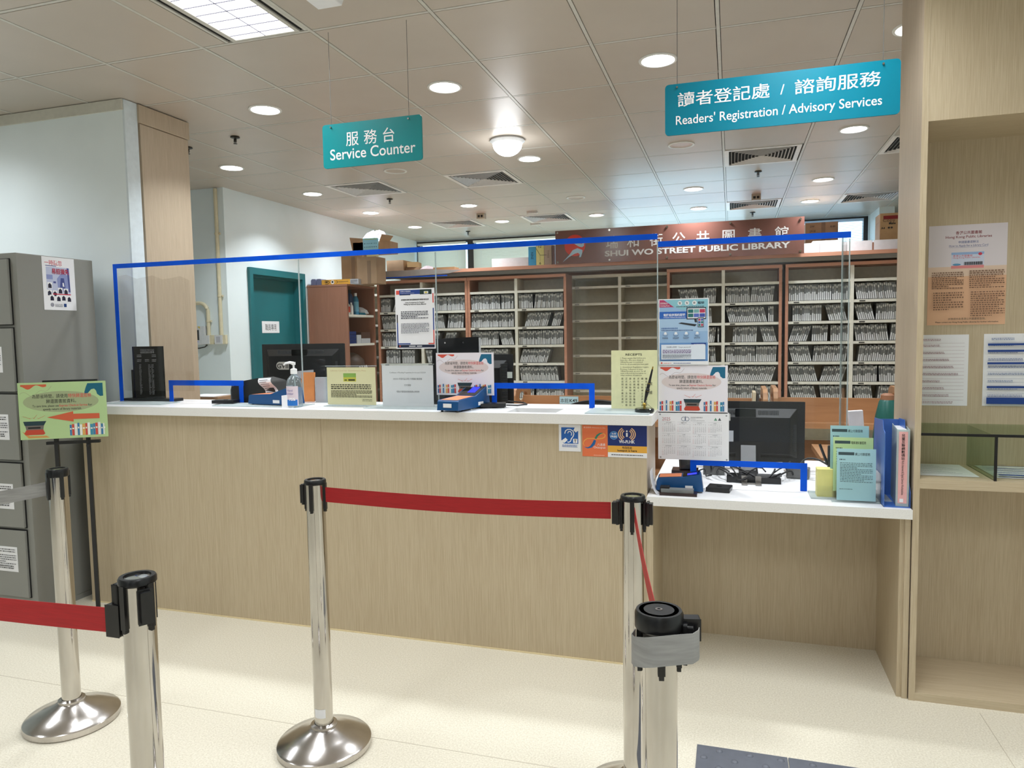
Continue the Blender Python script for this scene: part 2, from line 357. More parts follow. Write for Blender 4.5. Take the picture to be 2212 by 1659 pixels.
# troffers
TPAN = M('troffer_panel', (255,255,255), emit=2.6, rgb2=(206,212,232), scale=3.2, stretch=(1, 5, 1))
tr = None
for k, (i, j) in enumerate(TROF):
    x0, y0 = TX+i*TP, TY+j*TP
    if k == 0:
        t = tr = thing('fluorescent_troffer', 'lit louvred fluorescent ceiling panel at the top edge, above the grey cabinet', 'ceiling light', (x0, y0, ZC), group='fluorescent ceiling panels')
        h = 2*TP
        b = MB(); b.box(.015, .006, 0, .14, h-.018, .009, CEIL); b.box(.145, .006, 0, .16, h-.018, .009, CBAR)
        b.box(.16, .03, .006, .185, h-.03, .009, GAP); b.box(.185, .006, -.001, .21, h-.018, .009, CBAR)
        b.box(.525, .006, -.001, .545, h-.018, .009, CBAR); b.box(.545, .03, .006, .568, h-.03, .009, GAP); b.box(.568, .006, 0, .583, h-.018, .009, CBAR)
        b.box(.21, h-.03, -.001, .525, h-.018, .009, CBAR); b.box(.21, .006, -.001, .525, .018, .009, CBAR)
        b.build('housing', t)
        MB().box(.21, .018, .003, .525, h-.03, .006, TPAN).build('light_panel', t)
        b = MB(); g = M('louvre_line', (120,120,140), rough=.4)
        b.box(.366, .02, .0, .369, h-.03, .003, g)
        for q in range(1, 16): b.box(.212, q*h/16, .0, .523, q*h/16+.003, .003, g)
        b.build('louvre', t)
        area('tube', t, (.3675, TP, -.006), P_TROFFER, 'RECTANGLE', .3, 1.1, spread=2.4)
    else:
        dup(tr, (x0, y0, ZC), label='lit louvred fluorescent ceiling panel behind the viewer, %s' % ['', 'over the queue line', 'far right near', 'far left near', 'middle row left', 'middle row centre', 'middle row right', 'middle row far left', 'rear row left', 'rear row right'][k])
# air diffusers
def vent(i, j, lab):
    global VT
    loc = (TX+i*TP, TY+j*TP, ZC)
    if VT: return dup(VT, loc, label=lab)
    VT = t = thing('air_diffuser', lab, 'air vent', loc, group='square air diffusers in the ceiling')
    wm = M('diffuser_white', (242,238,234), rough=.4)
    b = MB(); c = TP/2; q = TP-.02
    for a0, a1 in ((.012, .045),):
        b.box(a0, a0, -.004, TP-a0, a1, .006, wm); b.box(a0, TP-a1, -.004, TP-a0, TP-a0, .006, wm)
        b.box(a0, a1, -.004, a1, TP-a1, .006, wm); b.box(TP-a1, a1, -.004, TP-a0, TP-a1, .006, wm)
    b.build('frame', t)
    b = MB(); n = 9
    for k in range(n):                                              # nested square vanes, sloping outward
        r = .232*(n-k)/n; r2 = r-.014; z0, z1 = -.006, .03
        P = [(c-r,c-r,z0),(c+r,c-r,z0),(c+r,c+r,z0),(c-r,c+r,z0)]; Q_ = [(c-r2,c-r2,z1),(c+r2,c-r2,z1),(c+r2,c+r2,z1),(c-r2,c+r2,z1)]
        b.add(P+Q_, [(a, (a+1) % 4, 4+(a+1) % 4, 4+a) for a in range(4)], wm)
    b.build('vanes', t)
    MB().box(.04, .04, .007, TP-.04, TP-.04, .0079, GAP).build('duct', t); return t
VT = None
for (i, j), lab in zip(VENT, ['air diffuser nearest below the Service Counter sign, left of the other near one', 'air diffuser below the dome lamp, left of the lit downlight',
        'near air diffuser under the Readers Registration sign', 'air diffuser cut off by the wooden display unit, upper one',
        'farther air diffuser on the left over the back windows', 'farther air diffuser left of the name board, pinkish',
        'farther air diffuser above the library name board', 'farther air diffuser cut off by the wooden display unit, lower one']): vent(i, j, lab)
# sprinklers and detectors
spr = None
for x, y, lab in [(-3.27, 4.25, 'sprinkler head right of the wood-clad pillar'), (-3.76, 4.36, 'sprinkler head half hidden by the wood-clad pillar'),
        (-3.32, 6.68, 'sprinkler head below the near left air diffuser'), (.214, 6.74, 'sprinkler head below the near right air diffuser'),
        (.228, 9.05, 'sprinkler head just above the library name board'), (-3.40, 9.15, 'sprinkler head near the left back window')]:
    if spr: dup(spr, (x, y, ZC), label=lab); continue
    spr = t = thing('sprinkler_head', lab, 'sprinkler', (x, y, ZC), group='ceiling sprinkler heads')
    dk = M('dark_bronze', (70,66,60), rough=.35, metal=.8)
    MB().lathe([(.030, -.002), (.032, -.008), (.022, -.012), (.010, -.012)], dk, n=20).build('rose', t, smooth=40)
    b = MB(); b.cyl(0, 0, -.038, -.010, .006, dk, 10); b.tube([(-.009,0,-.014),(-.011,0,-.036),(0,0,-.046)], .002, dk, 6); b.tube([(.009,0,-.014),(.011,0,-.036),(0,0,-.046)], .002, dk, 6)
    b.build('frame_arms', t, smooth=40)
    MB().cyl(0, 0, -.050, -.047, .013, dk, 14).build('deflector', t)
for x, y, n, lab in [(-2.768, 7.9, 'emergency_light', 'small cream box with two dark slots hanging under the ceiling, left'),
                     (.233, 7.9, 'emergency_light', 'small cream box with dark slots under the ceiling, right, over the name board')]:
    t = thing(n, lab, 'ceiling sensor', (x, y, ZC), group='slotted ceiling boxes')
    MB().box(-.045, -.04, -.06, .045, .04, 0, M('sensor_cream', (190,180,160))).build('housing', t, bevel=.004)
    MB().box(-.03, -.041, -.045, -.005, -.04, -.02, BLACK2).box(.005, -.041, -.045, .03, -.04, -.02, BLACK2).build('slots', t)
for x, y, lab in [(-2.184, 8.0, 'small flat white sensor on the ceiling, nearer one'), (-2.378, 8.85, 'small flat white sensor on the ceiling, farther one')]:
    MB().box(-.06, -.03, -.022, .06, .03, 0, M('sensor_white', (225,222,215))).build('motion_sensor', loc=(x, y, ZC), bevel=.008, label=lab, cat='ceiling sensor', group='flat ceiling sensors')
t = thing('exit_light', 'white ceiling box cut off by the top edge, left of centre', 'ceiling fixture', (-1.583, 2.64, ZC))
MB().prism([(-.07,0),(.07,0),(.055,-.035),(-.055,-.035)], 'y', -.05, .05, PAPER).build('housing', t, bevel=.004)
# ================================================================ hanging signs
def hsign(lab, x, y, z, w, h, m, wires, zh, draw):
    t = thing('hanging_sign', lab, 'sign', (x, y, z))
    r = .014; pts = []
    for cx, cz, a in ((w-r, h-r, 0), (r, h-r, 90), (r, r, 180), (w-r, r, 270)):
        pts += [(cx+r*math.cos(math.radians(a+q)), cz+r*math.sin(math.radians(a+q))) for q in (0, 30, 60, 90)]
    MB().prism(pts, 'y', 0, .008, m).build('panel', t)
    b = MB(); draw(b); b.build('lettering', t)
    for u in wires:
        MB().tube([(u, .004, h-.008), (u, .004, zh)], .0012, M('sign_wire', (120,120,118), metal=.6, rough=.4), 6).build('wire', t)
        MB().tube([(u, -.006, h-.014), (u, .012, h-.014)], .004, STEEL2, 8).build('eyelet', t)
def dr1(b):
    for c, u in zip('服務台', (.153, .245, .336)): b.text(c, u, .098, .068, WHITE, al='c', res=4, bold=.004)
    b.text('Service Counter', .037, .036, .0685, WHITE, w=.428, res=4, bold=.008)
hsign('smaller teal hanging sign reading Service Counter', -1.808, 2.97, 2.232, .497, .197, TEAL, (.045, .435), ZC-2.232, dr1)
def dr2(b):
    b.text('讀者登記處', .049, .112, .0585, WHITE, w=.343, res=4, bold=.005); b.text('/', .437, .114, .052, WHITE, al='c', bold=.005)
    b.text('諮詢服務', .481, .112, .0585, WHITE, w=.295, res=4, bold=.005)
    b.text("Readers' Registration / Advisory Services", .042, .039, .049, WHITE, w=.738, res=4, bold=.006)
hsign('long teal-blue hanging sign reading Readers Registration / Advisory Services', -.258, 2.97, 2.234, .84, .197, TEALB, (.047, .782), ZC-2.234, dr2)
# ================================================================ service counter
ctr = thing('service_counter', 'long wood-laminate counter base with plinth below the white worktop', 'counter', (0,0,0))
MB().box(-3.425, 3.05, .0, -.345, 3.068, 1.062, WV).build('front_panel', ctr)
MB().box(-3.425, 3.068, 0, -3.405, 3.36, 1.062, WV).build('side_panel', ctr)
MB().box(-.362, 3.068, 0, -.345, 3.41, 1.062, WG).build('side_panel', ctr)
MB().box(-3.32, 3.39, 0, -.362, 3.41, 1.0, WV).build('back_panel', ctr)
MB().box(-3.405, 3.068, .0, -.362, 3.36, .02, WH).build('bottom_board', ctr)
MB().box(-3.425, 3.046, .0, -.345, 3.05, .006, M('pale_sealant', (232,214,170), rough=.5)).box(-1.925, 3.0495, .006, -1.924, 3.05, 1.06, M('joint_line',(150,132,104),var=0)).build('base_seal', ctr)
def slab(x0, y0, x1, y1, z0, z1, hole=None):
    b = MB()
    if not hole: b.box(x0, y0, z0, x1, y1, z1, STONE, front=EDGE); return b
    a, c, d, e = hole
    ring = [(x0,y0),(x1,y0),(x1,y1),(x0,y1)]; inn = [(a,c),(d,c),(d,e),(a,e)]
    vs = [(p[0],p[1],z) for z in (z0, z1) for p in ring+inn]
    for o_, fl in ((0, True), (8, False)):
        fs = [(o_+i, o_+(i+1) % 4, o_+4+(i+1) % 4, o_+4+i) for i in range(4)]
        b.add(vs, [f[::-1] for f in fs] if fl else fs, STONE)
    b.add(vs, [(i, (i+1) % 4, 8+(i+1) % 4, 8+i) for i in range(4)], EDGE)
    b.add(vs, [(4+i, 12+i, 12+(i+1) % 4, 4+(i+1) % 4) for i in range(4)], STONE); return b
sb = slab(-3.32, 3.02, -.318, 3.44, 1.062, 1.105, hole=(-.975, 3.072, -.745, 3.24)); sb.box(-3.43, 3.02, 1.062, -3.3202, 3.362, 1.105, STONE, front=EDGE)
sb.build('worktop', bevel=.003, label='long white solid-surface worktop of the service counter with a cut-out', cat='worktop')
t = thing('counter_well', 'white lined recess let into the long worktop', 'recess box', (0,0,0))
b = MB(); wl = M('well_white', (235,234,228), rough=.4)
b.box(-.985, 3.235, .84, -.735, 3.250, 1.0615, wl); b.box(-.985, 3.0685, .84, -.735, 3.073, 1.0615, wl); b.box(-.985, 3.073, .84, -.975, 3.235, 1.0615, wl); b.box(-.745, 3.073, .84, -.735, 3.235, 1.0615, wl)
b.box(-.985, 3.0685, .83, -.735, 3.25, .84, M('well_floor_shade', (120,120,118), rough=.5)); b.build('lining', t)  # shade of the deep recess put into the floor colour
# advisory desk
dk = thing('advisory_desk', 'low wooden desk base with knee space, right of the long counter', 'desk', (0,0,0))
MB().box(-.344, 3.042, 0, -.318, 3.50, .722, WV).build('side_panel', dk)
MB().box(.628, 3.055, 0, .645, 3.50, .722, WV).build('side_panel', dk)
MB().box(.645, 3.045, 0, .6645, 3.50, .722, WV).build('side_panel', dk)
MB().box(-.318, 3.48, 0, .628, 3.50, .722, WV).build('back_panel', dk)
slab(-.343, 3.02, .6645, 4.05, .722, .76).build('desktop', bevel=.003, label='lower white solid-surface desktop of the advisory desk', cat='worktop')
MB().box(-.3, 3.9, 0, .62, 3.95, .7215, WV).build('back_support', dk)
# ================================================================ acrylic screens
def screen(lab, x0, x1, y, z0, z1, cut, seams, tapes, ret=None, feet=()):
    t = thing('sneeze_screen', lab, 'protective screen', (0,0,0))
    zc = cut[0][2] if cut else z0
    xs = sorted({x0, x1, *[c[0] for c in cut], *[c[1] for c in cut], *seams})
    tot = []
    for a, c in zip([x0]+seams, seams+[x1]):
        b = MB()
        edges = sorted({a, c, *[q for cc in cut for q in cc[:2] if a < q < c]})
        for p, q in zip(edges, edges[1:]):
            mid = (p+q)/2; zb = z0
            for cc in cut:
                if cc[0] < mid < cc[1]: zb = cc[2]
            b.add([(p,y,zb),(q,y,zb),(q,y,z1),(p,y,z1)], [(0,1,2,3)], ACR)
        b.build('acrylic_panel', t)
    for s_ in seams+[x1]: MB().box(s_-.003, y-.002, z0, s_+.002, y+.004, z1-.028, ACRE).build('panel_edge', t)
    for (p, q, r, s_) in tapes: MB().box(p, y-.0012, q, r, y+.0012, s_, TAPE).build('blue_tape', t)
    if ret:
        MB().box(x1-.012, y+.004, z0, x1-.008, y+ret, z1, ACR).build('side_panel', t); MB().box(x1-.013, y+ret, z0, x1-.007, y+ret+.005, z1, ACRE).build('side_edge', t)
    for (p, q, r, s_) in feet: MB().box(p, q, z0, r, s_, z0+.004, ACRE).build('foot_plate', t)
    return t
SY = 3.27; T = .03
screen('long clear acrylic screen with blue taped edges on the service counter', -3.37, -.318, SY, 1.1055, 1.89,
       [(-3.0, -2.56, 1.2), (-1.085, -.633, 1.195)], [-2.16, -1.388],
       [(-3.378, 1.866, -.318, 1.891), (-3.378, 1.106, -3.352, 1.866), (-3.027, 1.106, -3.0, 1.229), (-3.0, 1.2, -2.53, 1.229), (-2.56, 1.106, -2.533, 1.2),
        (-1.11, 1.106, -1.085, 1.222), (-1.085, 1.195, -.607, 1.222), (-.633, 1.106, -.607, 1.195)],
       feet=[(-3.35, 3.12, -2.95, 3.266), (-2.60, 3.10, -2.09, 3.266), (-1.72, 3.11, -1.16, 3.266), (-.61, 3.045, -.335, 3.266)])
screen('shorter clear acrylic screen with blue taped edges on the advisory desk', -.316, .465, SY, .7605, 1.855,
       [(-.149, .285, .856)], [], [(-.316, 1.831, .469, 1.856), (-.176, .7605, -.149, .882), (-.149, .856, .312, .882), (.285, .7605, .312, .856)],
       ret=.13, feet=[(.314, 3.13, .615, 3.266)])
# loose clear sheet hung on the left end of the long screen
b = MB(); rnd = random.Random(5)
n = 8; vs = [(-3.33+.49*i/n, SY-.012-.006*math.sin(i*1.9), z) for i in range(n+1) for z in (1.17, 1.82+.012*math.sin(i*2.1)-.03*i/n)]
b.add(vs, [(2*i, 2*i+2, 2*i+3, 2*i+1) for i in range(n)], clear('crinkled_plastic', tint=(244,242,240), refl=.10, rough=.12))
b.build('plastic_sheet', smooth=60, label='loose crinkled clear plastic sheet taped to the left end of the long screen', cat='plastic sheet')
# ================================================================ display unit on the right
du = thing('display_unit', 'tall wooden display unit with open niches at the right edge', 'shelving unit', (0,0,0))
DX = 1.75
MB().box(.668, 3.036, 0, .69, 3.405, ZC-.004, WG, front=WV).build('side_panel', du, bevel=.001)
MB().box(DX, 3.036, 0, DX+.022, 3.405, ZC-.004, WG, front=WV).build('side_panel', du)
MB().box(.69, 3.037, 2.214, DX, 3.06, ZC-.004, WV).build('header_panel', du)
MB().box(.69, 3.06, 2.214, DX, 3.39, 2.236, WH).build('niche_ceiling', du)
MB().box(.69, 3.39, .03, DX, 3.405, ZC-.004, WV).build('back_panel', du)
MB().box(.69, 3.038, .841, DX, 3.39, .878, WH).build('shelf', du, bevel=.001)
MB().box(.69, 3.038, 0.0, DX, 3.39, .032, WH).build('bottom_board', du, bevel=.001)
gt = thing('glass_display_case', 'greenish glass riser with black edges on the middle shelf of the display unit', 'display case', (0,0,.878))
MB().box(.692, 3.05, .168, DX-.002, 3.385, .174, GLASS).build('glass_top', gt)
MB().box(.692, 3.044, .166, DX-.002, 3.05, .176, BLACK).build('front_edge', gt)
MB().box(.940, 3.052, .0, .945, 3.385, .168, GLASS).build('glass_divider', gt)
MB().box(.938, 3.046, .0, .947, 3.052, .167, BLACK).build('divider_edge', gt)
# ================================================================ printed sheets
RND = random.Random(11)
def put(b, name, loc, lab, cat, rz=0, group=None, rx=0): return b.build(name, loc=loc, rot=(rx, 0, rz), label=lab, cat=cat, group=group)
def express(w, h, bg, arrow):
    b = sheet(w, h, ink(bg)); U = lambda u: u*w; V = lambda v: v*h
    red = ink((214,84,66)) if not arrow else ink((206,96,62)); teal = ink((22,104,138)) if not arrow else ink((14,96,120))
    tt = 6.2832; e = .022
    top = [(U(e+.01), V(.965))]+[(U(e+.01+.29*i/14), V(.965-.065*(1-math.cos(min(i/14,1)*3.3*math.pi))*.55*(1-.4*i/14)-.03*(1-i/14))) for i in range(15)][::1]+[(U(e+.30), V(.965))]
    b.poly(top[::-1], red)
    b.line([(U(.02+.36*i/16), V(.80+.035*math.sin(i*.8)+.0*i+max(0,i-9)*.018)) for i in range(17)], .0009, ink((150,120,110)))
    oval = ink((222,208,206)) if not arrow else ink((160,172,132))
    b.ell(U(.48), V(.655), U(.43), V(.185), oval)
    b.poly([(U(p[0]), V(p[1])) for p in [(.79,.965),(.965,.965),(.965,.735),(.93,.73),(.895,.77),(.885,.83),(.865,.865),(.83,.855),(.79,.79),(.755,.775),(.75,.81),(.77,.90)]], teal)
    rr = ink((206,60,60))
    b.text('為節省時間，請使用', U(.155), V(.725), h*.078, INK, w=U(.40), bold=.004); b.text('特快歸還服務', U(.562), V(.725), h*.078, rr, w=U(.265), bold=.004)
    b.text('歸還圖書館資料。', U(.31), V(.635), h*.078, INK, w=U(.34), bold=.004)
    b.text('To save time, please use', U(.155), V(.567), h*.055, INK, w=U(.295), bold=.01); b.text('Express Check-in Service', U(.457), V(.567), h*.055, rr, w=U(.32), bold=.01); b.text('for', U(.785), V(.567), h*.055, INK, bold=.01)
    b.text('speedy return of library materials.', U(.27), V(.508), h*.055, INK, w=U(.44), bold=.01)
    def books(u0, u1):
        cs = [(60,120,170),(206,70,66),(225,225,225),(60,120,170),(232,232,228),(222,166,90),(206,70,66),(235,235,235),(60,140,170)]
        u = u0; i = 0
        while u < u1-.012:
            bw = .022+.008*((i*7) % 3)/2; hh = .19+.03*((i*5) % 4)/3
            b.rect(U(u), V(.045), U(min(u+bw, u1)), V(.045+hh), ink(cs[i % len(cs)])); b.rect(U(u+.004), V(.045+hh*.55), U(u+bw-.004), V(.045+hh*.68), ink((238,236,230))); u += bw+.004; i += 1
    mx = .5 if not arrow else .16
    def mach(cx, z0):
        b.poly([(U(cx-.13),V(z0+.24)),(U(cx+.13),V(z0+.24)),(U(cx+.10),V(z0+.165)),(U(cx-.115),V(z0+.165))], ink((32,58,66)))
        b.poly([(U(cx-.11),V(z0+.165)),(U(cx+.10),V(z0+.165)),(U(cx+.09),V(z0+.09)),(U(cx-.10),V(z0+.09))], ink((110,104,98)))
        b.rect(U(cx-.08), V(z0+.11), U(cx+.06), V(z0+.14), ink((30,28,28)))
        b.poly([(U(cx-.10),V(z0+.09)),(U(cx+.09),V(z0+.09)),(U(cx+.11),V(z0+.02)),(U(cx+.09),V(z0)),(U(cx-.11),V(z0)),(U(cx-.125),V(z0+.03))], ink((192,70,48)))
    if not arrow: books(.02, .31+.04); mach(.5, .055); books(.66, .965)
    else:
        b.poly([(U(.02),V(.15)),(U(.11),V(.06)),(U(.29),V(.06)),(U(.33),V(.025)),(U(.09),V(.025)),(U(.05),V(.09))], ink((206,150,80)))
        mach(.17, .08); books(.56, .96)
        b.poly([(U(p[0]),V(p[1])) for p in [(.31,.38),(.61,.475),(.61,.43),(.91,.425),(.91,.335),(.61,.335),(.61,.29)]][::-1], red)
    dy = 0 if not arrow else .035
    for s_ in ([(-.12,.38),(-.04,.33)], [(.04,.40),(0,.335)], [(.13,.38),(.05,.33)]):
        q = [(U(mx+p[0]), V(p[1]+dy)) for p in s_]; b.line(q, .0011, red)
        b.line([(q[1][0]-.004, q[1][1]+.005), q[1], (q[1][0]+.005, q[1][1]+.003)], .001, red)
    return b
A4W, A4H = .297, .21
YP = SY-.004
put(express(.300, .207, (236,232,238), False), 'poster', (-1.395, YP-.003, 1.162), 'white Express Check-in poster with drawn books taped to the long counter screen', 'poster')
put(express(.300, .213, (236,232,238), False), 'poster', (-.316, YP, 1.091), 'white Express Check-in poster with drawn books above the 2025 calendar', 'poster')
# notice "Latest Arrangement"
b = sheet(.213, .298); bl = ink((36,66,140)); nv = ink((24,34,60)); rd = ink((216,84,72)); gr = ink((80,82,92))
b.rect(.006,.270,.024,.290,rd); b.rect(.024,.270,.135,.292,bl); b.rect(.135,.268,.198,.292,ink((24,50,44))); b.rect(.157,.271,.180,.283,WHITE); b.ell(.168,.277,.008,.004,ink((206,190,70)))
b.rect(.024,.266,.084,.270,nv); b.rect(.202,.226,.208,.272,rd); b.rect(.202,.092,.208,.2,bl); b.rect(.202,.028,.208,.092,rd); b.rect(.175,.022,.208,.028,rd)
b.rect(.006,.130,.012,.17,INK); b.rect(.006,.02,.012,.13,bl); b.rect(.012,.022,.078,.028,bl); b.rect(.006,.006,.208,.020,nv)
b.ell(.02,.013,.004,.004,rd); b.rect(.07,.011,.105,.015,WHITE); b.rect(.112,.011,.140,.015,WHITE); b.text('香港公共圖書館', .03, .282, .0075, WHITE, w=.055)
b.text('Hong Kong Public Libraries', .03, .2745, .0045, WHITE, w=.075)
b.text('有關讀者領取預約圖書館資料期間的新安排', .107, .240, .0085, INK, w=.150, al='c', bold=.015)
b.text("Latest Arrangement for Readers'", .107, .2265, .0095, INK, w=.105, al='c', bold=.015); b.text('Picking Up Reserved Library Material', .107, .2175, .0095, INK, w=.12, al='c', bold=.015)
b.greek(.03,.150,.178,.190,5,gr,RND,.55); b.greek(.03,.078,.182,.130,8,gr,RND,.4)
put(b, 'poster', (-1.609, YP, 1.391), 'white notice with blue and red border hung high on the long screen', 'poster')
# computer facilities booking poster
b = sheet(.217, .295); b.rect(.004,.018,.213,.291,ink((150,184,220))); b.rect(.004,.150,.213,.215,ink((170,200,228))); b.rect(.004,.018,.213,.10,ink((110,156,210)))
b.poly([(.03,.291),(.213,.291),(.213,.246),(.10,.246),(.06,.262)], ink((140,196,208))); b.poly([(.004,.291),(.022,.291),(.068,.258),(.004,.258)], ink((176,60,104)))
b.text('即將推出', .008, .272, .0095, WHITE, w=.032); b.text('Coming Soon', .008, .2625, .008, WHITE, w=.04, bold=.01)
for c, u in zip('智型新', (.093, .124, .156)): b.ell(u,.275,.0095,.0095,WHITE,18); b.text(c, u, .2705, .012, INK, al='c', bold=.01)
b.text('體驗', .170, .2705, .012, nv, w=.028, bold=.01); b.greek(.078,.2575,.20,.262,1,gr,RND,.7)
b.rect(.004,.207,.128,.238,ink((44,100,186))); b.text('電腦設施預約服務', .022, .219, .0125, WHITE, w=.095, bold=.015); b.text('Computer Facilities Booking Service', .022, .211, .0065, WHITE, w=.095, bold=.01)
b.rect(.122,.203,.206,.255,ink((40,44,56))); b.rect(.126,.207,.203,.251,ink((236,236,240)))
for i, (c_) in enumerate([(40,110,110),(120,170,170),(186,60,90),(40,110,110),(90,110,190),(70,90,170)]): b.rect(.128+.025*(i % 3), .231-.019*(i//3), .151+.025*(i % 3), .247-.019*(i//3), ink(c_))
b.poly([(.155,.203),(.165,.203),(.168,.190),(.158,.190)], ink((50,52,60))); b.poly([(.086,.186),(.100,.190),(.166,.180),(.158,.172)], ink((46,48,54)))
b.rect(.170,.168,.196,.210,ink((40,44,56))); b.rect(.172,.171,.194,.207,ink((200,214,224)))
for i in range(6): b.rect(.173+.011*(i % 2), .173+.0115*(i//2), .182+.011*(i % 2), .182+.0115*(i//2), ink([(44,118,118),(186,60,90),(70,90,170)][i % 3]))
b.text('供圖書館登記讀者使用', .012, .161, .0085, ink((44,90,160)), w=.072); b.greek(.012,.154,.15,.158,1,bl,RND,.6)
for u in (.030,.076,.121,.168): b.ell(u,.137,.0115,.006,ink((120,150,190))); b.ell(u,.138,.009,.004,ink((190,210,230))); b.ell(u,.143,.006,.005,WHITE); b.greek(u-.013,.118,u+.013,.127,2,gr,RND,.5)
b.poly([(.140,.098),(.206,.098),(.206,.086),(.150,.086)], bl); b.greek(.155,.090,.200,.095,1,WHITE,RND,.7); b.rect(.012,.026,.203,.092,ink((226,234,244)))
b.text('忘記網上密碼？ Forgot password?', .035, .078, .008, nv, w=.105); b.greek(.018,.054,.142,.072,3,ink((120,90,140)),RND,.55); b.greek(.018,.032,.142,.050,5,gr,RND,.4)
b.rect(.004,.004,.213,.018,WHITE); b.ell(.014,.010,.004,.004,rd); b.greek(.022,.008,.058,.012,1,rd,RND,.7); b.greek(.066,.008,.14,.012,1,bl,RND,.7)
put(b, 'poster', (-.314, YP, 1.305), 'light blue computer booking poster high on the desk screen', 'poster')
# 2025 calendar
b = sheet(.307, .215); gy = ink((92,92,98))
b.text('2025', .018, .176, .021, ink((180,80,84)), w=.036)
for cu in (.112, .127): b.line([(cu+.009*math.cos(a*.5236), .184+.009*math.sin(a*.5236)) for a in range(13)], .002, ink((24,60,100)))
b.line([(.1195,.197),(.1195,.176)], .002, ink((24,60,100)))
b.text('政府物流服務署印', .143, .189, .006, gy, w=.052); b.text('Printed by', .143, .183, .005, gy); b.text('Government Logistics Department', .143, .176, .005, gy, w=.06)
for u, c_ in ((.25,(90,150,120)),(.267,(80,84,90))): b.poly([(u-.007,.179),(u+.007,.179),(u,.192)], ink(c_))
import calendar
MN = 'JANUARY FEBRUARY MARCH APRIL MAY JUNE JULY AUGUST SEPTEMBER OCTOBER NOVEMBER DECEMBER'.split()
for mth in range(12):
    cu, cv = .018+.067*(mth % 4), .165-.0525*(mth//4)
    b.line([(cu, cv+.0055), (cu+.058, cv+.0055)], .0004, gy)
    b.text(MN[mth], cu+.029, cv, .0055, gy, al='c')
    for i, d_ in enumerate('SMTWTFS'): b.text(d_, cu+.003+i*.0087, cv-.007, .0058, ink((180,100,104)) if i == 0 else gy, al='c', res=1)
    fd = (calendar.monthrange(2025, mth+1)[0]+1) % 7
    for dd in range(calendar.monthrange(2025, mth+1)[1]):
        k = fd+dd; b.text(str(dd+1), cu+.003+(k % 7)*.0087, cv-.0135-(k//7)*.0062, .0056, ink((180,100,104)) if k % 7 == 0 else gy, al='c', res=1)
for u, v in ((.01,.205),(.296,.203),(.012,.011),(.298,.008)): b.ell(u,v,.004,.004,ink((150,150,150)),8)
put(b, 'calendar', (-.317, YP, .880), 'white 2025 year calendar sheet at the bottom left of the desk screen', 'calendar')
# sheet in the acrylic stands
def stand(x, y, rz, w, h, sh, lab, st_=False):
    t = thing('sign_holder', lab, 'sign holder', (x, y, 1.1055), rz, group='clear sign holders on the service counter')
    MB().box(0, -.0026, 0, w, -.0016, h, ACRT).build('front_sheet', t); MB().box(0, .0016, 0, w, .0026, h, ACRT).build('back_sheet', t)
    MB().box(0, -.03, 0, w, .05, .0025, ACRE).build('foot', t); MB().box(0, -.003, h-.003, w, .003, h, ACRE).build('top_edge', t); return t
ye = ink((240,232,186)); b = MB(); b.box(0, -.0006, 0, .275, .0006, .19, ye)
b.text('Library Card for Gentleman\'s Pass', .022, .170, .010, ink((206,170,110)), w=.2); b.rect(.094,.118,.166,.160,ink((214,206,80))); b.rect(.094,.140,.166,.160,ink((150,190,90))); b.rect(.122,.122,.160,.130,ink((50,50,30))); b.rect(.1,.123,.115,.128,ink((50,50,30)))
b.greek(.022,.080,.25,.108,3,ink((60,56,30)),RND,.55); b.greek(.022,.038,.255,.076,6,ink((60,56,30)),RND,.45); b.greek(.2,.02,.255,.034,2,ink((60,56,30)),RND,.4)
stand(-1.985, 3.21, 0, .29, .205, None, 'clear acrylic holder with pale yellow notice, beside the sanitizer bottle'); put(b, 'notice_sheet', (-1.977, 3.21, 1.112), 'pale yellow library card notice inside the left sign holder', 'notice')
b = MB(); b.box(0, -.0006, 0, .275, .0006, .203, PAPER)
b.text('Certificates of Reading Programme for the year 2023/24', .138, .164, .0095, INK, w=.195, al='c', res=1); b.text('2023/24 年度兒童及青少年閱讀計劃證書', .138, .132, .0105, INK, w=.155, al='c'); b.text('已可領取', .138, .101, .0105, INK, al='c', w=.036); b.text('*請出示圖書證或會員證以供核對', .138, .069, .0105, INK, w=.125, al='c')
stand(-1.665, 3.20, 0, .285, .213, None, 'clear acrylic holder with white certificates notice, left of the white poster'); put(b, 'notice_sheet', (-1.660, 3.20, 1.109), 'white notice about reading certificates inside the right sign holder', 'notice')
# receipts board
b = MB(); b.box(0, -.0015, 0, .207, .0015, .268, M('pale_yellow_card', (236,236,188), rough=.45)); dg = ink((60,60,48))
b.k = 40
b.text('RECEIPTS', .102, .244, .0135, dg, w=.074, al='c', bold=.02)
for i, s_ in enumerate(['1. Please ensure that before you', 'leave this office you obtain an', 'Official Receipt on a printed', 'form for all amounts you have paid.', '2. Government Regulations require', 'Revenue Collectors to issue', 'Official Receipts, at once, for all', 'sums collected and recognise no', 'other evidence of payment.']):
    b.text(s_, .042, .230-.0092*i-(.004 if i > 3 else 0), .0088, dg, res=1)
cols = ['請各交款人留意領取所', '繳一切款項之正式收據', '方可離去。', '收府規例規定各種證收', '款人在款取後如須簽給', '正式收據，至於其他繳', '款証明文件概不承認。']
for ci, s_ in enumerate(cols):
    for ri, ch in enumerate(s_): b.text(ch, .158-.0178*ci, .136-.0133*ri, .0098, dg, al='c')
b.text('收', .178, .112, .0165, dg, al='c'); b.text('據', .178, .072, .0165, dg, al='c')
put(b, 'notice_board', (-.525, 3.242, 1.106), 'pale yellow RECEIPTS card standing at the right end of the counter', 'notice', rx=-.03)
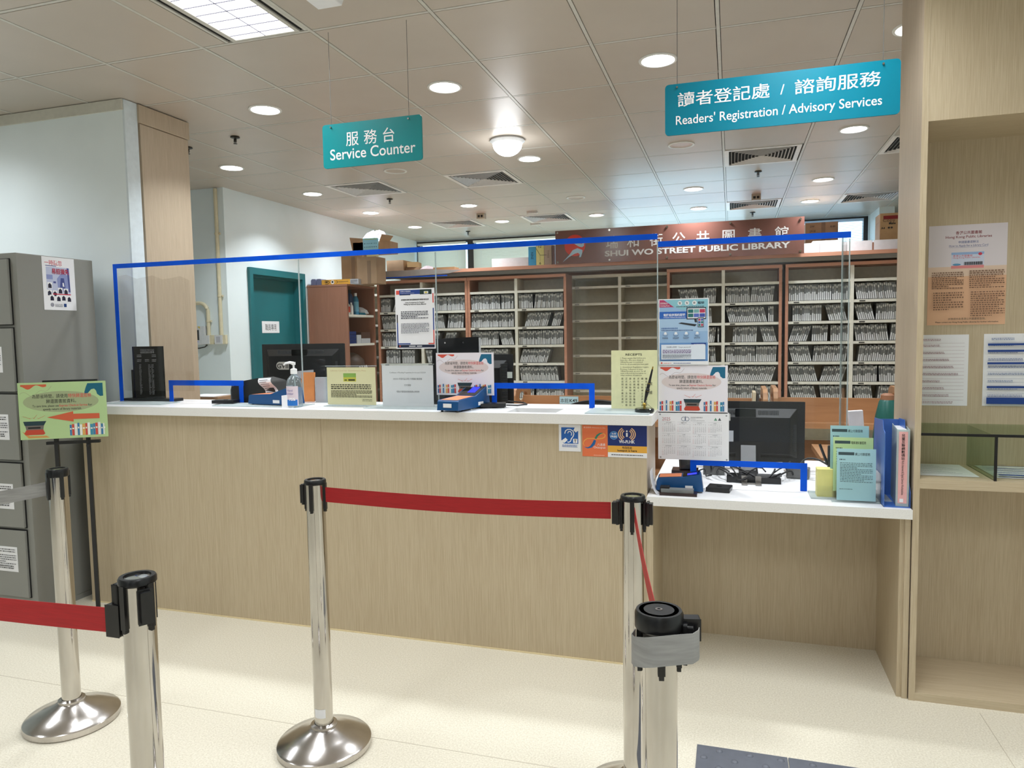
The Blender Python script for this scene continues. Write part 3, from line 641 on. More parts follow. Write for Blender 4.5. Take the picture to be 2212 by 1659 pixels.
# stickers on the counter front
CF = 3.0492
b = sheet(.098, .118); bb = ink((26,96,180))
b.poly([(.011,.106),(.072,.106),(.076,.100),(.087,.090),(.087,.034),(.022,.034),(.011,.050)], bb)
b.line([(.027+.0,.078),(.030,.090),(.040,.097),(.052,.097),(.064,.090),(.068,.078),(.064,.066),(.056,.056),(.052,.044),(.044,.040),(.038,.042)], .0042, WHITE)
b.line([(.040,.080),(.044,.088),(.052,.088),(.058,.080),(.056,.070)], .0035, WHITE); b.poly([(.011,.046),(.030,.060),(.040,.050),(.024,.036)], WHITE); b.poly([(.066,.094),(.072,.106),(.087,.106),(.087,.092),(.076,.084)], WHITE)
b.rect(.064,.037,.083,.056,WHITE); b.text('T', .0735, .040, .018, INK, al='c', bold=.03); b.greek(.015,.019,.083,.031,3,bb,RND,.5)
put(b, 'sticker', (-.727, CF, .938), 'white and blue hearing loop sticker with an ear and a T on the counter front', 'sticker')
b = sheet(.111, .137, ink((230,118,72))); b.text('歡迎使用 Welcome to Use', .006, .124, .0075, ink((246,220,200)), w=.095)
yl = ink((238,168,84))
b.line([(.078,.096),(.086,.100),(.096,.100),(.101,.094),(.098,.086),(.088,.080),(.070,.078),(.045,.079),(.022,.078),(.008,.068),(.004,.056),(.008,.046)], [.002,.003,.004,.005,.005,.005,.004,.004,.004,.004,.003,.002], yl)
b.line([(.010,.040),(.024,.037),(.038,.042),(.050,.056),(.056,.072)], [.002,.005,.010,.013,.010], ink((20,96,160))); b.line([(.058,.078),(.066,.092),(.078,.101),(.090,.104)], [.009,.009,.006,.002], ink((44,130,110)))
b.text('八達通', .066, .048, .0125, WHITE, w=.034); b.text('Octopus', .050, .036, .0135, WHITE, w=.051); b.greek(.05,.005,.1,.008,1,ink((246,220,200)),RND,.6)
put(b, 'sticker', (-.622, CF, .919), 'orange payment card sticker with a looped ribbon on the counter front', 'sticker')
b = sheet(.167, .138); b.rect(0,.050,.167,.138,ink((14,40,110))); b.rect(0,.021,.167,.050,ink((232,172,64)))
for k, r_ in enumerate((.012,.020,.028,.036)):
    for sgn in (-1, 1): b.line([(.082+sgn*r_*math.cos(a*.2), .101+r_*.85*math.sin(a*.2)) for a in range(-5,6)], .0042, ink((236,190,140)) if k else ink((14,40,110)))
b.ell(.082,.114,.0038,.0038,WHITE,12); b.rect(.0785,.090,.0855,.107,WHITE)
b.text('Wi-Fi.HK', .082, .062, .019, WHITE, w=.068, al='c', bold=.02); b.ell(.026,.095,.018,.018,ink((120,180,226))); b.ell(.026,.095,.0165,.0165,ink((36,110,186))); b.text('免費', .026, .098, .010, WHITE, al='c', w=.02); b.text('FREE', .026, .086, .011, WHITE, al='c', w=.027, bold=.03)
b.text('熱點在此', .083, .038, .011, INK, w=.042, al='c', bold=.015); b.text('hotspot is here', .083, .026, .012, INK, w=.083, al='c', bold=.02); b.greek(.015,.009,.15,.014,1,gr,RND,.7)
put(b, 'sticker', (-.510, CF, .919), 'dark blue and yellow Wi-Fi.HK sticker under the right end of the worktop', 'sticker')
# niche papers
def fmt_form(w, h, c1, bars):
    b = sheet(w, h)
    for i in range(17): b.line([(w*.07, h*(.88-.05*i)), (w*.93, h*(.88-.05*i))], .0006, c1)
    for i in range(17):
        if i % 2 == 0: b.greek(w*.08, h*(.835-.05*i), w*(.5+.4*((i*3) % 5)/5), h*(.87-.05*i), 2, c1, RND, .4)
    for v in bars: b.rect(w*.06, h*v, w*.94, h*(v+(.028 if v > .1 else .09)), ink((24,64,140)))
    b.greek(w*.12, h*.915, w*.5, h*.95, 2, c1, RND, .5); return b
NY = 3.3895
b = sheet(.283, .41, ink((222,214,218))); b.rect(.0,.0,.283,.20,ink((226,180,144))); b.rect(0,.20,.283,.24,ink((226,200,178)))
mr = ink((130,40,50)); b2 = ink((40,70,140)); br = ink((90,60,46))
b.text('香港公共圖書館', .145, .372, .0145, mr, w=.094, al='c', bold=.012); b.text('Hong Kong Public Libraries', .145, .356, .0145, mr, w=.166, al='c', bold=.012)
b.text('申請圖書證辦法', .145, .335, .0115, b2, w=.072, al='c'); b.text('How to Apply for a Library Card', .145, .321, .012, b2, w=.14, al='c'); b.line([(.075,.318),(.215,.318)], .0007, b2)
b.rect(.084,.232,.202,.298,ink((206,214,232))); b.rect(.084,.232,.202,.244,ink((224,140,140))); b.rect(.084,.288,.202,.298,ink((150,180,220))); b.ell(.188,.289,.007,.006,ink((206,60,80)))
b.text('香港公共圖書館', .09, .280, .009, ink((206,60,80)), w=.07); b.text('Hong Kong Public Libraries', .09, .273, .008, ink((206,60,80)), w=.098); b.ell(.104,.248,.015,.0045,ink((90,150,190)))
for i in range(26): b.rect(.130+.0026*i, .245, .1312+.0026*i+.0006*(i % 3), .258, INK)
br = ink((126,92,70)); b.greek(.014,.150,.13,.222,9,br,RND,.5); b.greek(.15,.150,.275,.226,9,br,RND,.5); b.greek(.02,.062,.13,.14,8,br,RND,.5); b.greek(.155,.035,.275,.14,12,br,RND,.5)
b.text('詳情請向各香港公共圖書館查詢。', .142, .021, .010, INK, w=.135, al='c'); b.text('Please contact any Hong Kong Public Libraries for further information.', .142, .009, .0078, INK, w=.228, al='c', bold=.02)
put(b, 'notice_sheet', (.782, NY, 1.463), 'grey and orange How to Apply for a Library Card notice in the display unit', 'notice')
put(fmt_form(.21, .297, ink((150,100,110)), []), 'form_sheet', (.728, NY, 1.126), 'white form with reddish print pinned inside the display unit, left of the two', 'form')
put(fmt_form(.21, .297, ink((90,110,160)), [.03,.25,.58,.75,.84]), 'form_sheet', (.992, NY, 1.127), 'white form with dark blue bars pinned inside the display unit, right of the two', 'form')
b = fmt_form(.21, .26, ink((130,130,150)), []); b.build('form_sheet', loc=(.70, 3.11, .8795), rot=(-math.pi/2, 0, 0), label='white form lying flat under the glass riser, left section', cat='form')
b = fmt_form(.21, .26, ink((60,80,150)), [.03,.25,.58,.8]); b.build('form_sheet', loc=(.965, 3.11, .8795), rot=(-math.pi/2, 0, 0), label='blue printed form lying flat under the glass riser, right section', cat='form')
# ================================================================ queue stanchions
def ribbon(b, pts, z, h, m, t=.0012):       # pts: list of (x, y, dz)
    n = len(pts); vs = []
    for i, p in enumerate(pts):
        a, c = pts[max(i-1,0)], pts[min(i+1,n-1)]; dx, dy = c[0]-a[0], c[1]-a[1]; l = math.hypot(dx, dy) or 1
        nx, ny = -dy/l*t/2, dx/l*t/2
        for s_ in (1, -1):
            vs += [(p[0]+s_*nx, p[1]+s_*ny, z+p[2]-h/2), (p[0]+s_*nx, p[1]+s_*ny, z+p[2]+h/2)]
    fs = []
    for i in range(n-1):
        o = 4*i; q = o+4; fs += [(o,q,q+1,o+1), (o+2,o+3,q+3,q+2), (o+1,q+1,q+3,o+3), (o,o+2,q+2,q)]
    fs += [(0,1,3,2), (4*n-4,4*n-2,4*n-1,4*n-3)]
    return b.add(vs, fs, m)
HT = .965
def stanchion(x, y, rz, lab, lens=True, clips=(0,), rh=.014):
    t = thing('queue_stanchion', lab, 'stanchion', (x, y, 0), rz, group='queue stanchions')
    MB().lathe([(.160, 0), (.164, .004), (.164, .024), (.158, .030), (.10, .052), (.058, .070), (.045, .078), (.034, .079)], STEEL2, n=56).build('base', t, smooth=35)
    MB().lathe([(.046, .077), (.046, .086), (.0335, .090)], STEEL2, n=32, caps=False).build('base_collar', t, smooth=40)
    MB().cyl(0, 0, .078, HT-.008, .0325, STEEL, 40).build('post', t, smooth=40)
    hd = MB().lathe([(.0345, HT-rh-.003), (.0375, HT-rh), (.0375, HT-.004), (.035, HT), (.027, HT), (.0262, HT-.004), (.001, HT-.004)], BLACK, n=36).build('head', t, smooth=35)
    MB().lathe([(.026, HT-.0035), (.001, HT-.0025)], STEEL if lens == True else BLACK, n=28, caps=False).build('cap_disc', hd, smooth=30)
    for k in range(4):
        a = k*math.pi/2; b = MB(); b.box(-.0065, -.0395, HT-.105, .0065, -.031, HT-.012, BLACK); b.box(-.0045, -.0385, HT-.113, .0045, -.031, HT-.105, BLACK)
        b.build('belt_slot', t, rot=(0,0,a), bevel=.0015)
    for a in clips:
        b = MB(); b.box(-.011, -.060, HT-.088, .011, -.0375, HT-.022, BLACK); b.box(-.015, -.050, HT-.092, .015, -.041, HT-.018, BLACK)
        b.build('belt_clip', t, rot=(0,0,a-rz), bevel=.003)
    return t
def belt(t, pts, z, m, h=.05, lab=None):
    o = Vector(t.location); rz = -t.rotation_euler.z; P_ = []
    for x, y, dz in pts:
        dx, dy = x-o.x, y-o.y; P_.append((dx*math.cos(rz)-dy*math.sin(rz), dx*math.sin(rz)+dy*math.cos(rz), dz))
    b = MB(); ribbon(b, P_, z, h, m); b.build('belt', t, smooth=60, label=lab)
C_ = (-1.385, 2.148); L_ = (-2.425, 2.041); R_ = (-.285, 2.15); F_ = (-1.195, 1.175); N_ = (-.122, 1.262)
q = stanchion(*C_, math.radians(8), 'chrome stanchion in the middle with its red belt reaching right', clips=(math.radians(-98),))
b = MB(); b.lathe([(.0331,.118),(.0331,.150)], PAPER, n=40, caps=False); lb = [f for f in range(40) if not 26 <= f <= 33]
b.f = [f for i, f in enumerate(b.f) if i not in lb]; b.m = b.m[:len(b.f)]; b.build('paper_label', q)
belt(q, [(C_[0]+.033+(R_[0]-.1-C_[0]-.0)*i/12, 2.148+.002*i/12, -.010*math.sin(math.pi*i/12)) for i in range(13)], .913, REDB, .052, 'red belt')
q = stanchion(*R_, math.radians(4), 'chrome stanchion where the long red belt ends, before the counter corner', clips=(math.radians(-86), math.radians(90)))
b = MB(); b.box(R_[0]-.062-R_[0], -.014, .875, -.037, .014, .942, BLACK); b.build('belt_end', q, rot=(0,0,-math.radians(4)), bevel=.003)
dv = (N_[0]-R_[0], N_[1]-R_[1])
belt(q, [(R_[0]+.01+dv[0]*k/10*.93, R_[1]-.035+dv[1]*k/10*.93, -.018*math.sin(math.pi*k/10)) for k in range(11)], .912, REDB, .046, 'red belt seen nearly edge-on')
q = stanchion(*N_, math.radians(12), 'nearest chrome stanchion with a black top and grey belt wrapped around it', lens='black', clips=(math.radians(90),))
MB().lathe([(.040, HT-.034), (.043, HT-.03), (.043, HT-.006), (.040, HT), (.001, HT)], BLACK, n=40).lathe([(.0065,HT),(.0065,HT+.001),(.003,HT+.001)], STEEL2, n=14, caps=False).build('black_cover', q, smooth=35)
wr = [(-.043,.010,-.014),(-.047,-.012,-.015),(-.040,-.034,-.010),(-.020,-.052,-.002),(-.004,-.055,.002),(.03,-.042,.004),(.060,-.026,.003),(.069,-.016,.006),(.070,-.006,.007)]
b = MB(); b.box(.040, -.012, HT-.052, .072, .012, HT-.012, BLACK); b.build('belt_clip', q, bevel=.003)
belt(q, [(N_[0]+a, N_[1]+c, d_) for a, c, d_ in wr], .908, GREYB, .054, 'worn grey belt')
q = stanchion(*F_, math.radians(-6), 'chrome stanchion at the lower left holding the end of a red belt', clips=(math.radians(-90), math.radians(60)))
b = MB(); b.box(-.072, -.019, .832, -.036, .015, .902, BLACK); b.build('belt_end', q, rot=(0,0,math.radians(6)), bevel=.004)
b = MB(); b.box(-.082, .02, .868, -.05, .05, .925, BLACK); b.build('belt_cassette', q, bevel=.004)
belt(q, [(F_[0]-.07-1.1*i/10, F_[1]-.004+.012*i/10, -.006-.012*math.sin(math.pi*i/10)) for i in range(11)], .868, REDB, .054, 'red belt')
q = stanchion(*L_, math.radians(-22), 'chrome stanchion at the left with a pale grey belt, before the green sign', clips=(), rh=.028); q.scale = (1, 1, 1.018)
belt(q, [(L_[0]-.03-.42*i/10, L_[1]-.012-.46*i/10, -.045*math.sin(math.pi*i/20)) for i in range(16)], .891, GREYB, .050, 'pale grey belt')
# tactile tile
t = thing('tactile_mat', 'dark grey tactile floor tile mat with raised domes at the bottom edge', 'floor mat', (-.11, 1.9, 0))
tg = M('slate_grey_rubber', (98,102,112), rough=.45, var=.06)
b = MB(); b.box(0, 0, .0005, .297, .6, .006, tg); b.box(.3, 0, .0005, .6, .6, .006, tg); b.build('tile', t, bevel=.001)
b = MB()
for i in range(12):
    for j in range(12):
        if (i+j) % 2 == 0: b.lathe([(.0125, 0), (.010, .003), (.006, .0045), (.001, .005)], tg, (.025+.05*i, .025+.05*j, .006), n=14)
b.build('domes', t, smooth=60)
# ================================================================ easel with green sign
t = thing('sign_stand', 'black two-pole floor stand carrying the green sign beside the counter', 'sign stand', (-3.275, 2.845, 0), math.radians(30))
for u in (-.075, .075):
    MB().box(u-.009, .012, .03, u+.009, .03, 1.25, BLACK2).build('pole', t, bevel=.002)
MB().box(-.12, .01, .925, .13, .032, .94, BLACK2).build('cross_bar', t); MB().box(-.12, .01, 1.225, .13, .032, 1.258, BLACK2).build('cross_bar', t)
b = MB(); b.lathe([(.095, .0), (.097, .008), (.09, .018), (.04, .03)], BLACK2, n=44); b.build('base', t, smooth=30)
b = MB()
b.tube([(.082,.01,.915),(.082,-.02,.915)], .007, BLACK2); b.build('knob', t)
b = express(.405, .29, (178,206,148), True); put(b, 'display_board', (-3.447, 2.708, .961), 'green Express Check-in sign with an orange arrow pointing left', 'sign', rz=math.radians(30))
# ================================================================ filing cabinet
fc = thing('filing_cabinet', 'tall grey steel filing cabinet with five drawers at the left edge', 'filing cabinet', (-3.52, 2.80, 0))
W_ = .47
MB().box(-W_, 0, 0, 0, .465, .03, GREYM).build('plinth', fc)
MB().box(-W_, .004, .03, 0, .465, 1.917, GREYM).build('body', fc, bevel=.003)
dz = [(.10, .46), (.478, .82), (.84, 1.185), (1.20, 1.53), (1.55, 1.885)]
for k, (a, c) in enumerate(dz):
    MB().box(-W_+.045, -.0005, a-.004, -.041, .0035, c+.004, GAP).build('drawer_gap', fc)
    dr = MB().box(-W_+.049, -.012, a, -.045, .0, c, GREYM).build('drawer', fc, bevel=.002)
    b = MB(); b.box(-.42, -.034, c-.085, -.33, -.026, c-.07, STEEL2); b.box(-.42, -.03, c-.085, -.415, -.012, c-.07, STEEL2); b.box(-.335, -.03, c-.085, -.33, -.012, c-.07, STEEL2); b.build('drawer_handle', dr)
    h = .135; b = sheet(.17, h); bi = ink((70,70,74)); b.greek(.008, h*.78, .155, h*.95, 2, INK, RND, .5); b.greek(.008, h*.3, .162, h*.72, 5, bi, RND, .4); b.greek(.02, h*.12, .14, h*.28, 2, INK, RND, .55)
    put(b, 'drawer_notice', (-3.52-.105-.17+(.0,.0,.0,-.015,-.02)[k], 2.80-.0125, (.235,.575,.945,1.30,1.665)[k]),
        'white notice on the '+ ['bottom drawer', 'drawer behind the grey belt', 'middle drawer', 'second drawer from the top', 'top drawer'][k] + ' of the grey cabinet', 'notice', group='notices on the cabinet drawers')
b = sheet(.197, .285); rn = ink((196,30,60)); pu = ink((140,150,196)); pl = ink((190,196,220)); dp = ink((70,80,140)); bk = ink((34,34,56))
b.text('一時疏忽', .015, .243, .030, rn, w=.105, bold=.008); b.rect(.02, .236, .085, .240, dp); b.text('易招損失', .055, .198, .032, rn, w=.105, bold=.008)
b.k = 2; b.rect(.022,.09,.165,.232,pl); b.rect(.022,.165,.06,.19,pu); b.poly([(.09,.10),(.155,.10),(.150,.19),(.12,.21),(.085,.17)], pu); b.poly([(.10,.115),(.135,.115),(.128,.175),(.108,.175)], dp); b.poly([(.118,.13),(.128,.128),(.125,.15),(.118,.15)], WHITE); b.rect(.062,.145,.078,.155,dp); b.poly([(.155,.10),(.165,.10),(.160,.232),(.148,.232)], dp)
for (u, v, r_) in [(.026,.115,.1),(.022,.075,0),(.055,.072,.1),(.088,.088,-.1),(.122,.085,.15),(.035,.048,-.2),(.075,.046,.05),(.106,.05,0),(.14,.045,.2)]:
    b.rect(u, v, u+.028, v+.034, WHITE); b.poly([(u+.003,v+.003),(u+.025,v+.003),(u+.024,v+.02),(u+.014,v+.03),(u+.004,v+.022)], bk)
b.rect(.055,.084,.165,.089,rn); b.ell(.048,.028,.011,.011,ink((150,150,160))); b.greek(.065,.018,.11,.036,3,bk,RND,.4); b.rect(.118,.018,.134,.036,ink((20,60,120)))
b.k = 60; b.text('易招損失', .055, .198, .032, rn, w=.105, bold=.008)
put(b, 'poster', (-3.52+.0012, 2.945, 1.628), 'crime prevention poster with red characters on the side of the grey cabinet', 'poster', rz=math.pi/2)
# ================================================================ things on the long counter
CT = 1.1052
t = thing('fine_scale_stand', 'glossy black stand with small white fine tables, left end of counter', 'information stand', (-3.205, 3.318, CT))
MB().box(-.17, -.03, 0, .19, .045, .017, BLACK).build('base', t, bevel=.002)
GB = M('glossy_black_acrylic', (10,10,11), rough=.06, var=0); MB().box(-.112, -.004, .017, .105, .004, .315, GB).build('panel', t)
MB().box(-.135, .004, .017, .05, .01, .18, GB).build('rear_fin', t)
b = MB(); b.k = 100; wi = ink((190,190,196))
b.text('OVERDUE FINE SCALE', -.003, .290, .012, wi, w=.10, al='c'); b.text('逾期罰款計算表', -.003, .276, .0135, wi, w=.10, al='c')
for u, v in ((-.062,.255),(.045,.255),(-.062,.228),(-.005,.228),(.045,.228)): b.greek(u-.016, v, u+.016, v+.017, 2, wi, RND, .5)
for u in (-.055, .012, .036): b.greek(u-.008, .04, u+.008, .215, 24, wi, RND, .45)
b.build('lettering', t, loc=(0,-.002,0))
def reader(loc, rz, lab, L=.21, w=.115, h=.055, h2=.098, boxy=False):
    t = thing('card_reader', lab, 'card reader', loc, rz, group='blue payment card readers')
    bl_ = M('reader_blue', (10,74,128), rough=.35, var=.02)
    MB().prism([(0,.008),(.006,h-.006),(.012,h),(L*.55,h+.006),(L*.93,h2-.004),(L*.96,h2-.02),(L,.008)], 'y', -w/2, w/2, bl_).build('body', t, bevel=.003)
    b = MB(); s0 = Vector((.015, h+.0008)); e = L*.54; q_ = w/2-.012
    b.add([(.014,-q_,h+.0012),(e,-q_,h+.0072),(e,q_,h+.0072),(.014,q_,h+.0012)], [(0,1,2,3)], ink((232,140,96))); b.build('card_pad', t)
    a = (h2-.004-h-.006)/(L*.38); z = lambda x: h+.006+(x-L*.55)*a+.0012
    MB().add([(L*.57,-q_-.004,z(L*.57)),(L*.92,-q_-.004,z(L*.92)),(L*.92,q_+.004,z(L*.92)),(L*.57,q_+.004,z(L*.57))], [(0,1,2,3)], GB).build('screen', t)
    MB().add([(L*.66,-.03,z(L*.66)+.0006),(L*.86,-.03,z(L*.86)+.0006),(L*.86,.012,z(L*.86)+.0006),(L*.66,.012,z(L*.66)+.0006)], [(0,1,2,3)], M('blue_display', (40,50,200), emit=.8, var=0)).build('display', t)
    lb = MB(); lb.box(L*.62, -w/2-.0008, .016, L*.78, -w/2, .032, PAPER); lb.box(-.0008, -.022, .022, 0.001, .022, .04, PAPER); lb.build('label', t)
    b = MB()
    for u in (.02, L-.03):
        for v in (-w/2+.015, w/2-.015): b.cyl(u, v, 0, .009, .006, BLACK2, 10)
    b.build('feet', t); return t
reader((-2.425, 3.235, CT), math.radians(-10), 'blue card reader beside the left taped opening, in front of the receipt printer', L=.285)
reader((-1.235, 3.005, CT), math.radians(80), 'blue card reader pointing at the viewer below the white poster', L=.30, w=.112, h=.055, h2=.108)
MB().box(0, 0, 0, .07, .04, .06, PAPER).build('paper_slip_box', loc=(-2.175, 3.10, CT), rot=(0,0,-.1), bevel=.002, label='small white printed box at the right end of the left card reader', cat='box')
def puck(loc, rz, lab, w=.11, d=.07, h=.016, n='black_puck'):
    t = thing(n, lab, 'desktop device', loc, rz)
    MB().box(0, 0, .002, w, d, h, BLACK).build('body', t, bevel=.004); MB().cyl(w/2, d/2, h, h+.0015, .012, BLACK2, 16).build('button', t); return t
puck((-2.66, 3.17, CT+.004), .15, 'flat black card device in front of the left taped opening', w=.125, d=.07, h=.02, n='card_sensor')
puck((-1.14, 3.19, CT+.004), .3, 'flat black card device with cable right of the front-facing card reader', w=.12, d=.08, h=.018, n='card_sensor')
b = MB(); b.tube([(-1.03,3.25,CT+.012),(-.99,3.30,CT+.006),(-.96,3.36,CT+.006),(-1.0,3.44,CT+.006),(-1.1,3.5,CT+.006)], .0035, BLACK2); b.build('cable', smooth=60, label='short black cable running from the card device on the long counter', cat='cable')
# receipt printer
t = thing('receipt_printer', 'black receipt printer with a curling paper slip, behind the left card reader', 'receipt printer', (-2.62, 3.285, CT))
MB().prism([(0,0),(0,.085),(.06,.118),(.17,.136),(.25,.118),(.28,.06),(.28,0)], 'y', 0, .14, BLACK2).build('body', t, bevel=.008)
MB().prism([(-.012,.0),(-.012,.07),(-.002,.10),(.006,.085),(.006,0)], 'y', .005, .135, M('printer_grey_side', (70,74,78), rough=.4)).build('side_cover', t, bevel=.003)
b = MB(); n = 10; pts = [(.235-.02*math.cos(i*.35), -.012-.012*math.sin(i*.8), .135-.011*i) for i in range(n)]
vs = []
for p in pts: vs += [(p[0]-.03, p[1], p[2]), (p[0]+.045, p[1]+.006, p[2]+.004)]
b.add(vs, [(2*i, 2*i+1, 2*i+3, 2*i+2) for i in range(n-1)], PAPER)
for i in range(1, 8):
    p = pts[i]; b.add([(p[0]-.022, p[1]-.002, p[2]), (p[0]+.02+.01*(i % 2), p[1]+.001, p[2]+.003), (p[0]+.02+.01*(i % 2), p[1]+.001, p[2]+.0055), (p[0]-.022, p[1]-.002, p[2]+.0025)], [(0,1,2,3)], gr)
b.build('receipt_paper', t)
# sanitizer bottle
t = thing('sanitizer_bottle', 'clear hand sanitizer pump bottle with a blue label and white pump', 'pump bottle', (-2.118, 3.13, CT))
MB().lathe([(.036,0),(.039,.004),(.039,.115),(.034,.14),(.020,.158),(.014,.163),(.014,.172)], clear('clear_bottle', tint=(232,240,244), refl=.12, body=.12), n=32).build('bottle', t, smooth=40)
b = MB(); b.lathe([(.0395,.010),(.0395,.108)], M('label_pinkish', (222,206,214), rough=.4, var=0), n=48, caps=False); b.f = b.f[18:44]; b.m = b.m[:len(b.f)]
b.lathe([(.0398,.010),(.0398,.040)], ink((30,110,190)), n=48, caps=False); b.f = b.f[:26]+b.f[26+20:26+43]; b.m = b.m[:26]+[1]*(len(b.f)-26)
b.build('label', t, smooth=60)
b = MB(); b.k = 1; b.text('75%', 0, 0, .019, WHITE, al='c', bold=.03); b.build('label_number', t, loc=(.012,-.0395,.036), rot=(0,0,.25))
b = MB(); b.k = 1; b.text('Hand', 0, .016, .015, ink((90,80,150)), al='c'); b.text('Sanitizer', 0, 0, .015, ink((90,80,150)), al='c', w=.04); b.build('label_name', t, loc=(.0,-.0405,.066))
MB().lathe([(.0165,.168),(.0165,.192),(.0135,.194),(.008,.196)], WHITE, n=24).build('pump_collar', t, smooth=35)
MB().cyl(0,0,.194,.220,.005,WHITE,12).tube([(0,0,.222),(-.02,-.004,.226),(-.042,-.008,.222),(-.05,-.009,.214)], [.008,.007,.005,.004], WHITE, 10).cyl(0,0,.214,.228,.010,WHITE,16).build('pump_head', t, smooth=50)
MB().tube([(0,0,.168),(.006,0,.09),(.018,.0,.012)], .0035, clear('dip_tube', body=.35), 8).build('dip_tube', t, smooth=60)
# folders behind
b = MB(); b.obox((-2.20,3.38,CT+.082),(.075,.012,.16), M('orange_envelope', (236,150,84), rough=.6), rot=(-.1,0,.1)); b.build('envelope', label='orange envelope standing behind the sanitizer bottle', cat='envelope')
t = thing('document_folder', 'translucent white folder with red print, right of the orange envelope', 'folder', (-2.155, 3.375, CT))
MB().box(0,0,0,.115,.02,.135, clear('folder_film', tint=(236,232,236), refl=.08, body=.45)).build('film', t); MB().box(.004,.004,.002,.05,.016,.13, M('pinkish_paper',(228,190,196))).box(.055,.004,.002,.11,.016,.12,PAPER).build('papers', t)
# monitors and staff desk behind the counter
t = thing('staff_desk', 'plain staff desk hidden behind the counter, carrying the screens', 'desk', (0,0,0))
MB().box(-3.95, 3.88, .72, -1.17, 4.45, .75, BEECH).build('desktop', t)
for x in (-3.91, -1.22):
    for y in (3.90, 4.38): MB().box(x, y, 0, x+.04, y+.04, .72, BLACK2).build('leg', t)
def monitor(loc, rz, w, h, lab, zb=.75, vents=True, lean=0):
    t = thing('computer_monitor', lab, 'computer monitor', loc, rz, group='black computer monitors seen from behind')
    B = MB(); B.box(0, 0, zb, w, .018, zb+h, BLACK2); B.build('bezel', t, bevel=.006)
    b = MB(); e = .035; f_ = .07                                    # bulged back toward the viewer
    P = [(e,0,zb+e),(w-e,0,zb+e),(w-e,0,zb+h-e),(e,0,zb+h-e)]; Q_ = [(f_,-.03,zb+f_*.8),(w-f_,-.03,zb+f_*.8),(w-f_,-.03,zb+h-f_*1.1),(f_,-.03,zb+h-f_*1.1)]
    b.add(P+Q_, [(4,5,6,7)]+[(i,(i+1)%4,4+(i+1)%4,4+i) for i in range(4)], BLACK); b.build('back_cover', t, bevel=.003)
    if vents:
        b = MB(); m = M('vent_grey', (70,72,74), rough=.5)
        for side in (0, 1):
            x0 = w*.22 if side == 0 else w*.60
            for i in range(18): x = x0+i*w*.18/18; b.box(x, -.022, zb+h-.066, x+.003, -.014, zb+h-.042, m)
        for i in range(30): z = zb+.07+i*(h-.18)/30; b.box(w-.062, -.018, z, w-.04, -.012, z+.002, m)
        b.build('vent_slots', t)
        MB().box(w*.40, -.03, zb+h-.075, w*.58, -.012, zb+h-.036, GB).build('handle_recess', t, bevel=.004)
    b = MB()
    for u in (w*.15, w*.17, w*.5, w*.85, w*.87): b.cyl(u, 0, 0, 0, .0001, BLACK)
    return t
m1 = monitor((-2.94, 4.0, 0), 0, .605, .335, 'wide black monitor seen from behind, left, with a worn white sticker', zb=1.08)
b = MB(); b.ell(.052,.026,.026,.025,ink((190,188,180))); b.rect(.052,.001,.12,.051,ink((190,188,180))); b.text('GVII', .03, .010, .042, ink((60,60,58)), w=.085, bold=.03); b.build('sticker', m1, loc=(.10,-.031,1.25), rot=(0,.0,0))
b = MB(); b.poly([(0,.03),(.02,.012),(.04,.014),(.06,.0),(.085,.008),(.11,.0),(.15,.012),(.15,.06),(.02,.05)], ink((190,192,198))); b.build('torn_paper', m1, loc=(.25,-.031,1.19))
MB().box(.25, -.01, .77, .35, .02, 1.10, BLACK2).box(.15, -.12, .7501, .45, .14, .77, BLACK2).build('stand', m1, bevel=.004)
m3 = monitor((-1.60, 3.92, 0), 0, .40, .33, 'black monitor partly hidden behind the white poster on the long counter', zb=1.01, vents=False)
MB().box(.15, -.01, .77, .25, .02, 1.03, BLACK2).box(.08, -.10, .7501, .32, .12, .77, BLACK2).build('stand', m3, bevel=.004)
b = MB()
for i in range(26): b.box(.33, -.022, 1.06+i*.009, .372, -.016, 1.063+i*.009, M('vent_grey'))
b.build('vent_slots', m3); MB().box(.375, -.032, 1.205, .405, -.0305, 1.24, ink((214,222,218))).build('sticker', m3)
t = thing('document_scanner_arm', 'black tilted panel with two screws sticking up behind the white poster', 'display device', (-1.475, 3.38, CT))
MB().prism([(0,0),(.265,0),(.262,.34),(.012,.332)], 'y', 0, .018, BLACK).build('panel', t, bevel=.002); MB().box(.262,.002,.01,.268,.016,.335,ink((200,200,200))).build('side_edge', t)
b = MB()
for u in (.083, .182): b.tube([(u,.001,.312),(u,-.004,.312)], .0045, STEEL2, 12)
b.build('screws', t)
MB().box(-.02,-.02,0,.30,.05,.012,BLACK2).build('foot', t)
# pen on stand
t = thing('desk_pen', 'black and gold desk pen on an oval base at the counter corner', 'pen set', (-.362, 3.125, CT+.004))
MB().lathe([(.040,0),(.042,.003),(.042,.012),(.038,.016)], M('dark_marble', (22,30,28), rough=.15, var=.2), n=36).build('base', t, smooth=35)
gd = M('gold', (206,176,90), rough=.2, metal=1)
MB().cyl(0,0,.016,.026,.006,gd,14).lathe([(.001,.024),(.008,.028),(.009,.034),(.004,.04)], gd, n=16).build('socket', t, smooth=50)
p0 = Vector((0,0,.036)); dv_ = Vector((.036,0,.155))
MB().tube([p0+dv_*a for a in (0,.08,.35,.42,.43,.55,.56,.96)], [.002,.004,.009,.0085,.0065,.007,.006,.0035], BLACK, 14).build('pen', t, smooth=50)
MB().tube([p0+dv_*.555, p0+dv_*.575], .0075, gd, 14).tube([p0+dv_*.35, p0+dv_*.357], .0094, gd, 14).tube([p0+dv_*.96, p0+dv_*1.04], [.0036,.0022], gd, 12).build('gold_rings', t)
MB().tube([(.004,0,.04),(.018,0,.03),(.035,.002,.014)], .0007, BLACK, 6).build('cord', t)
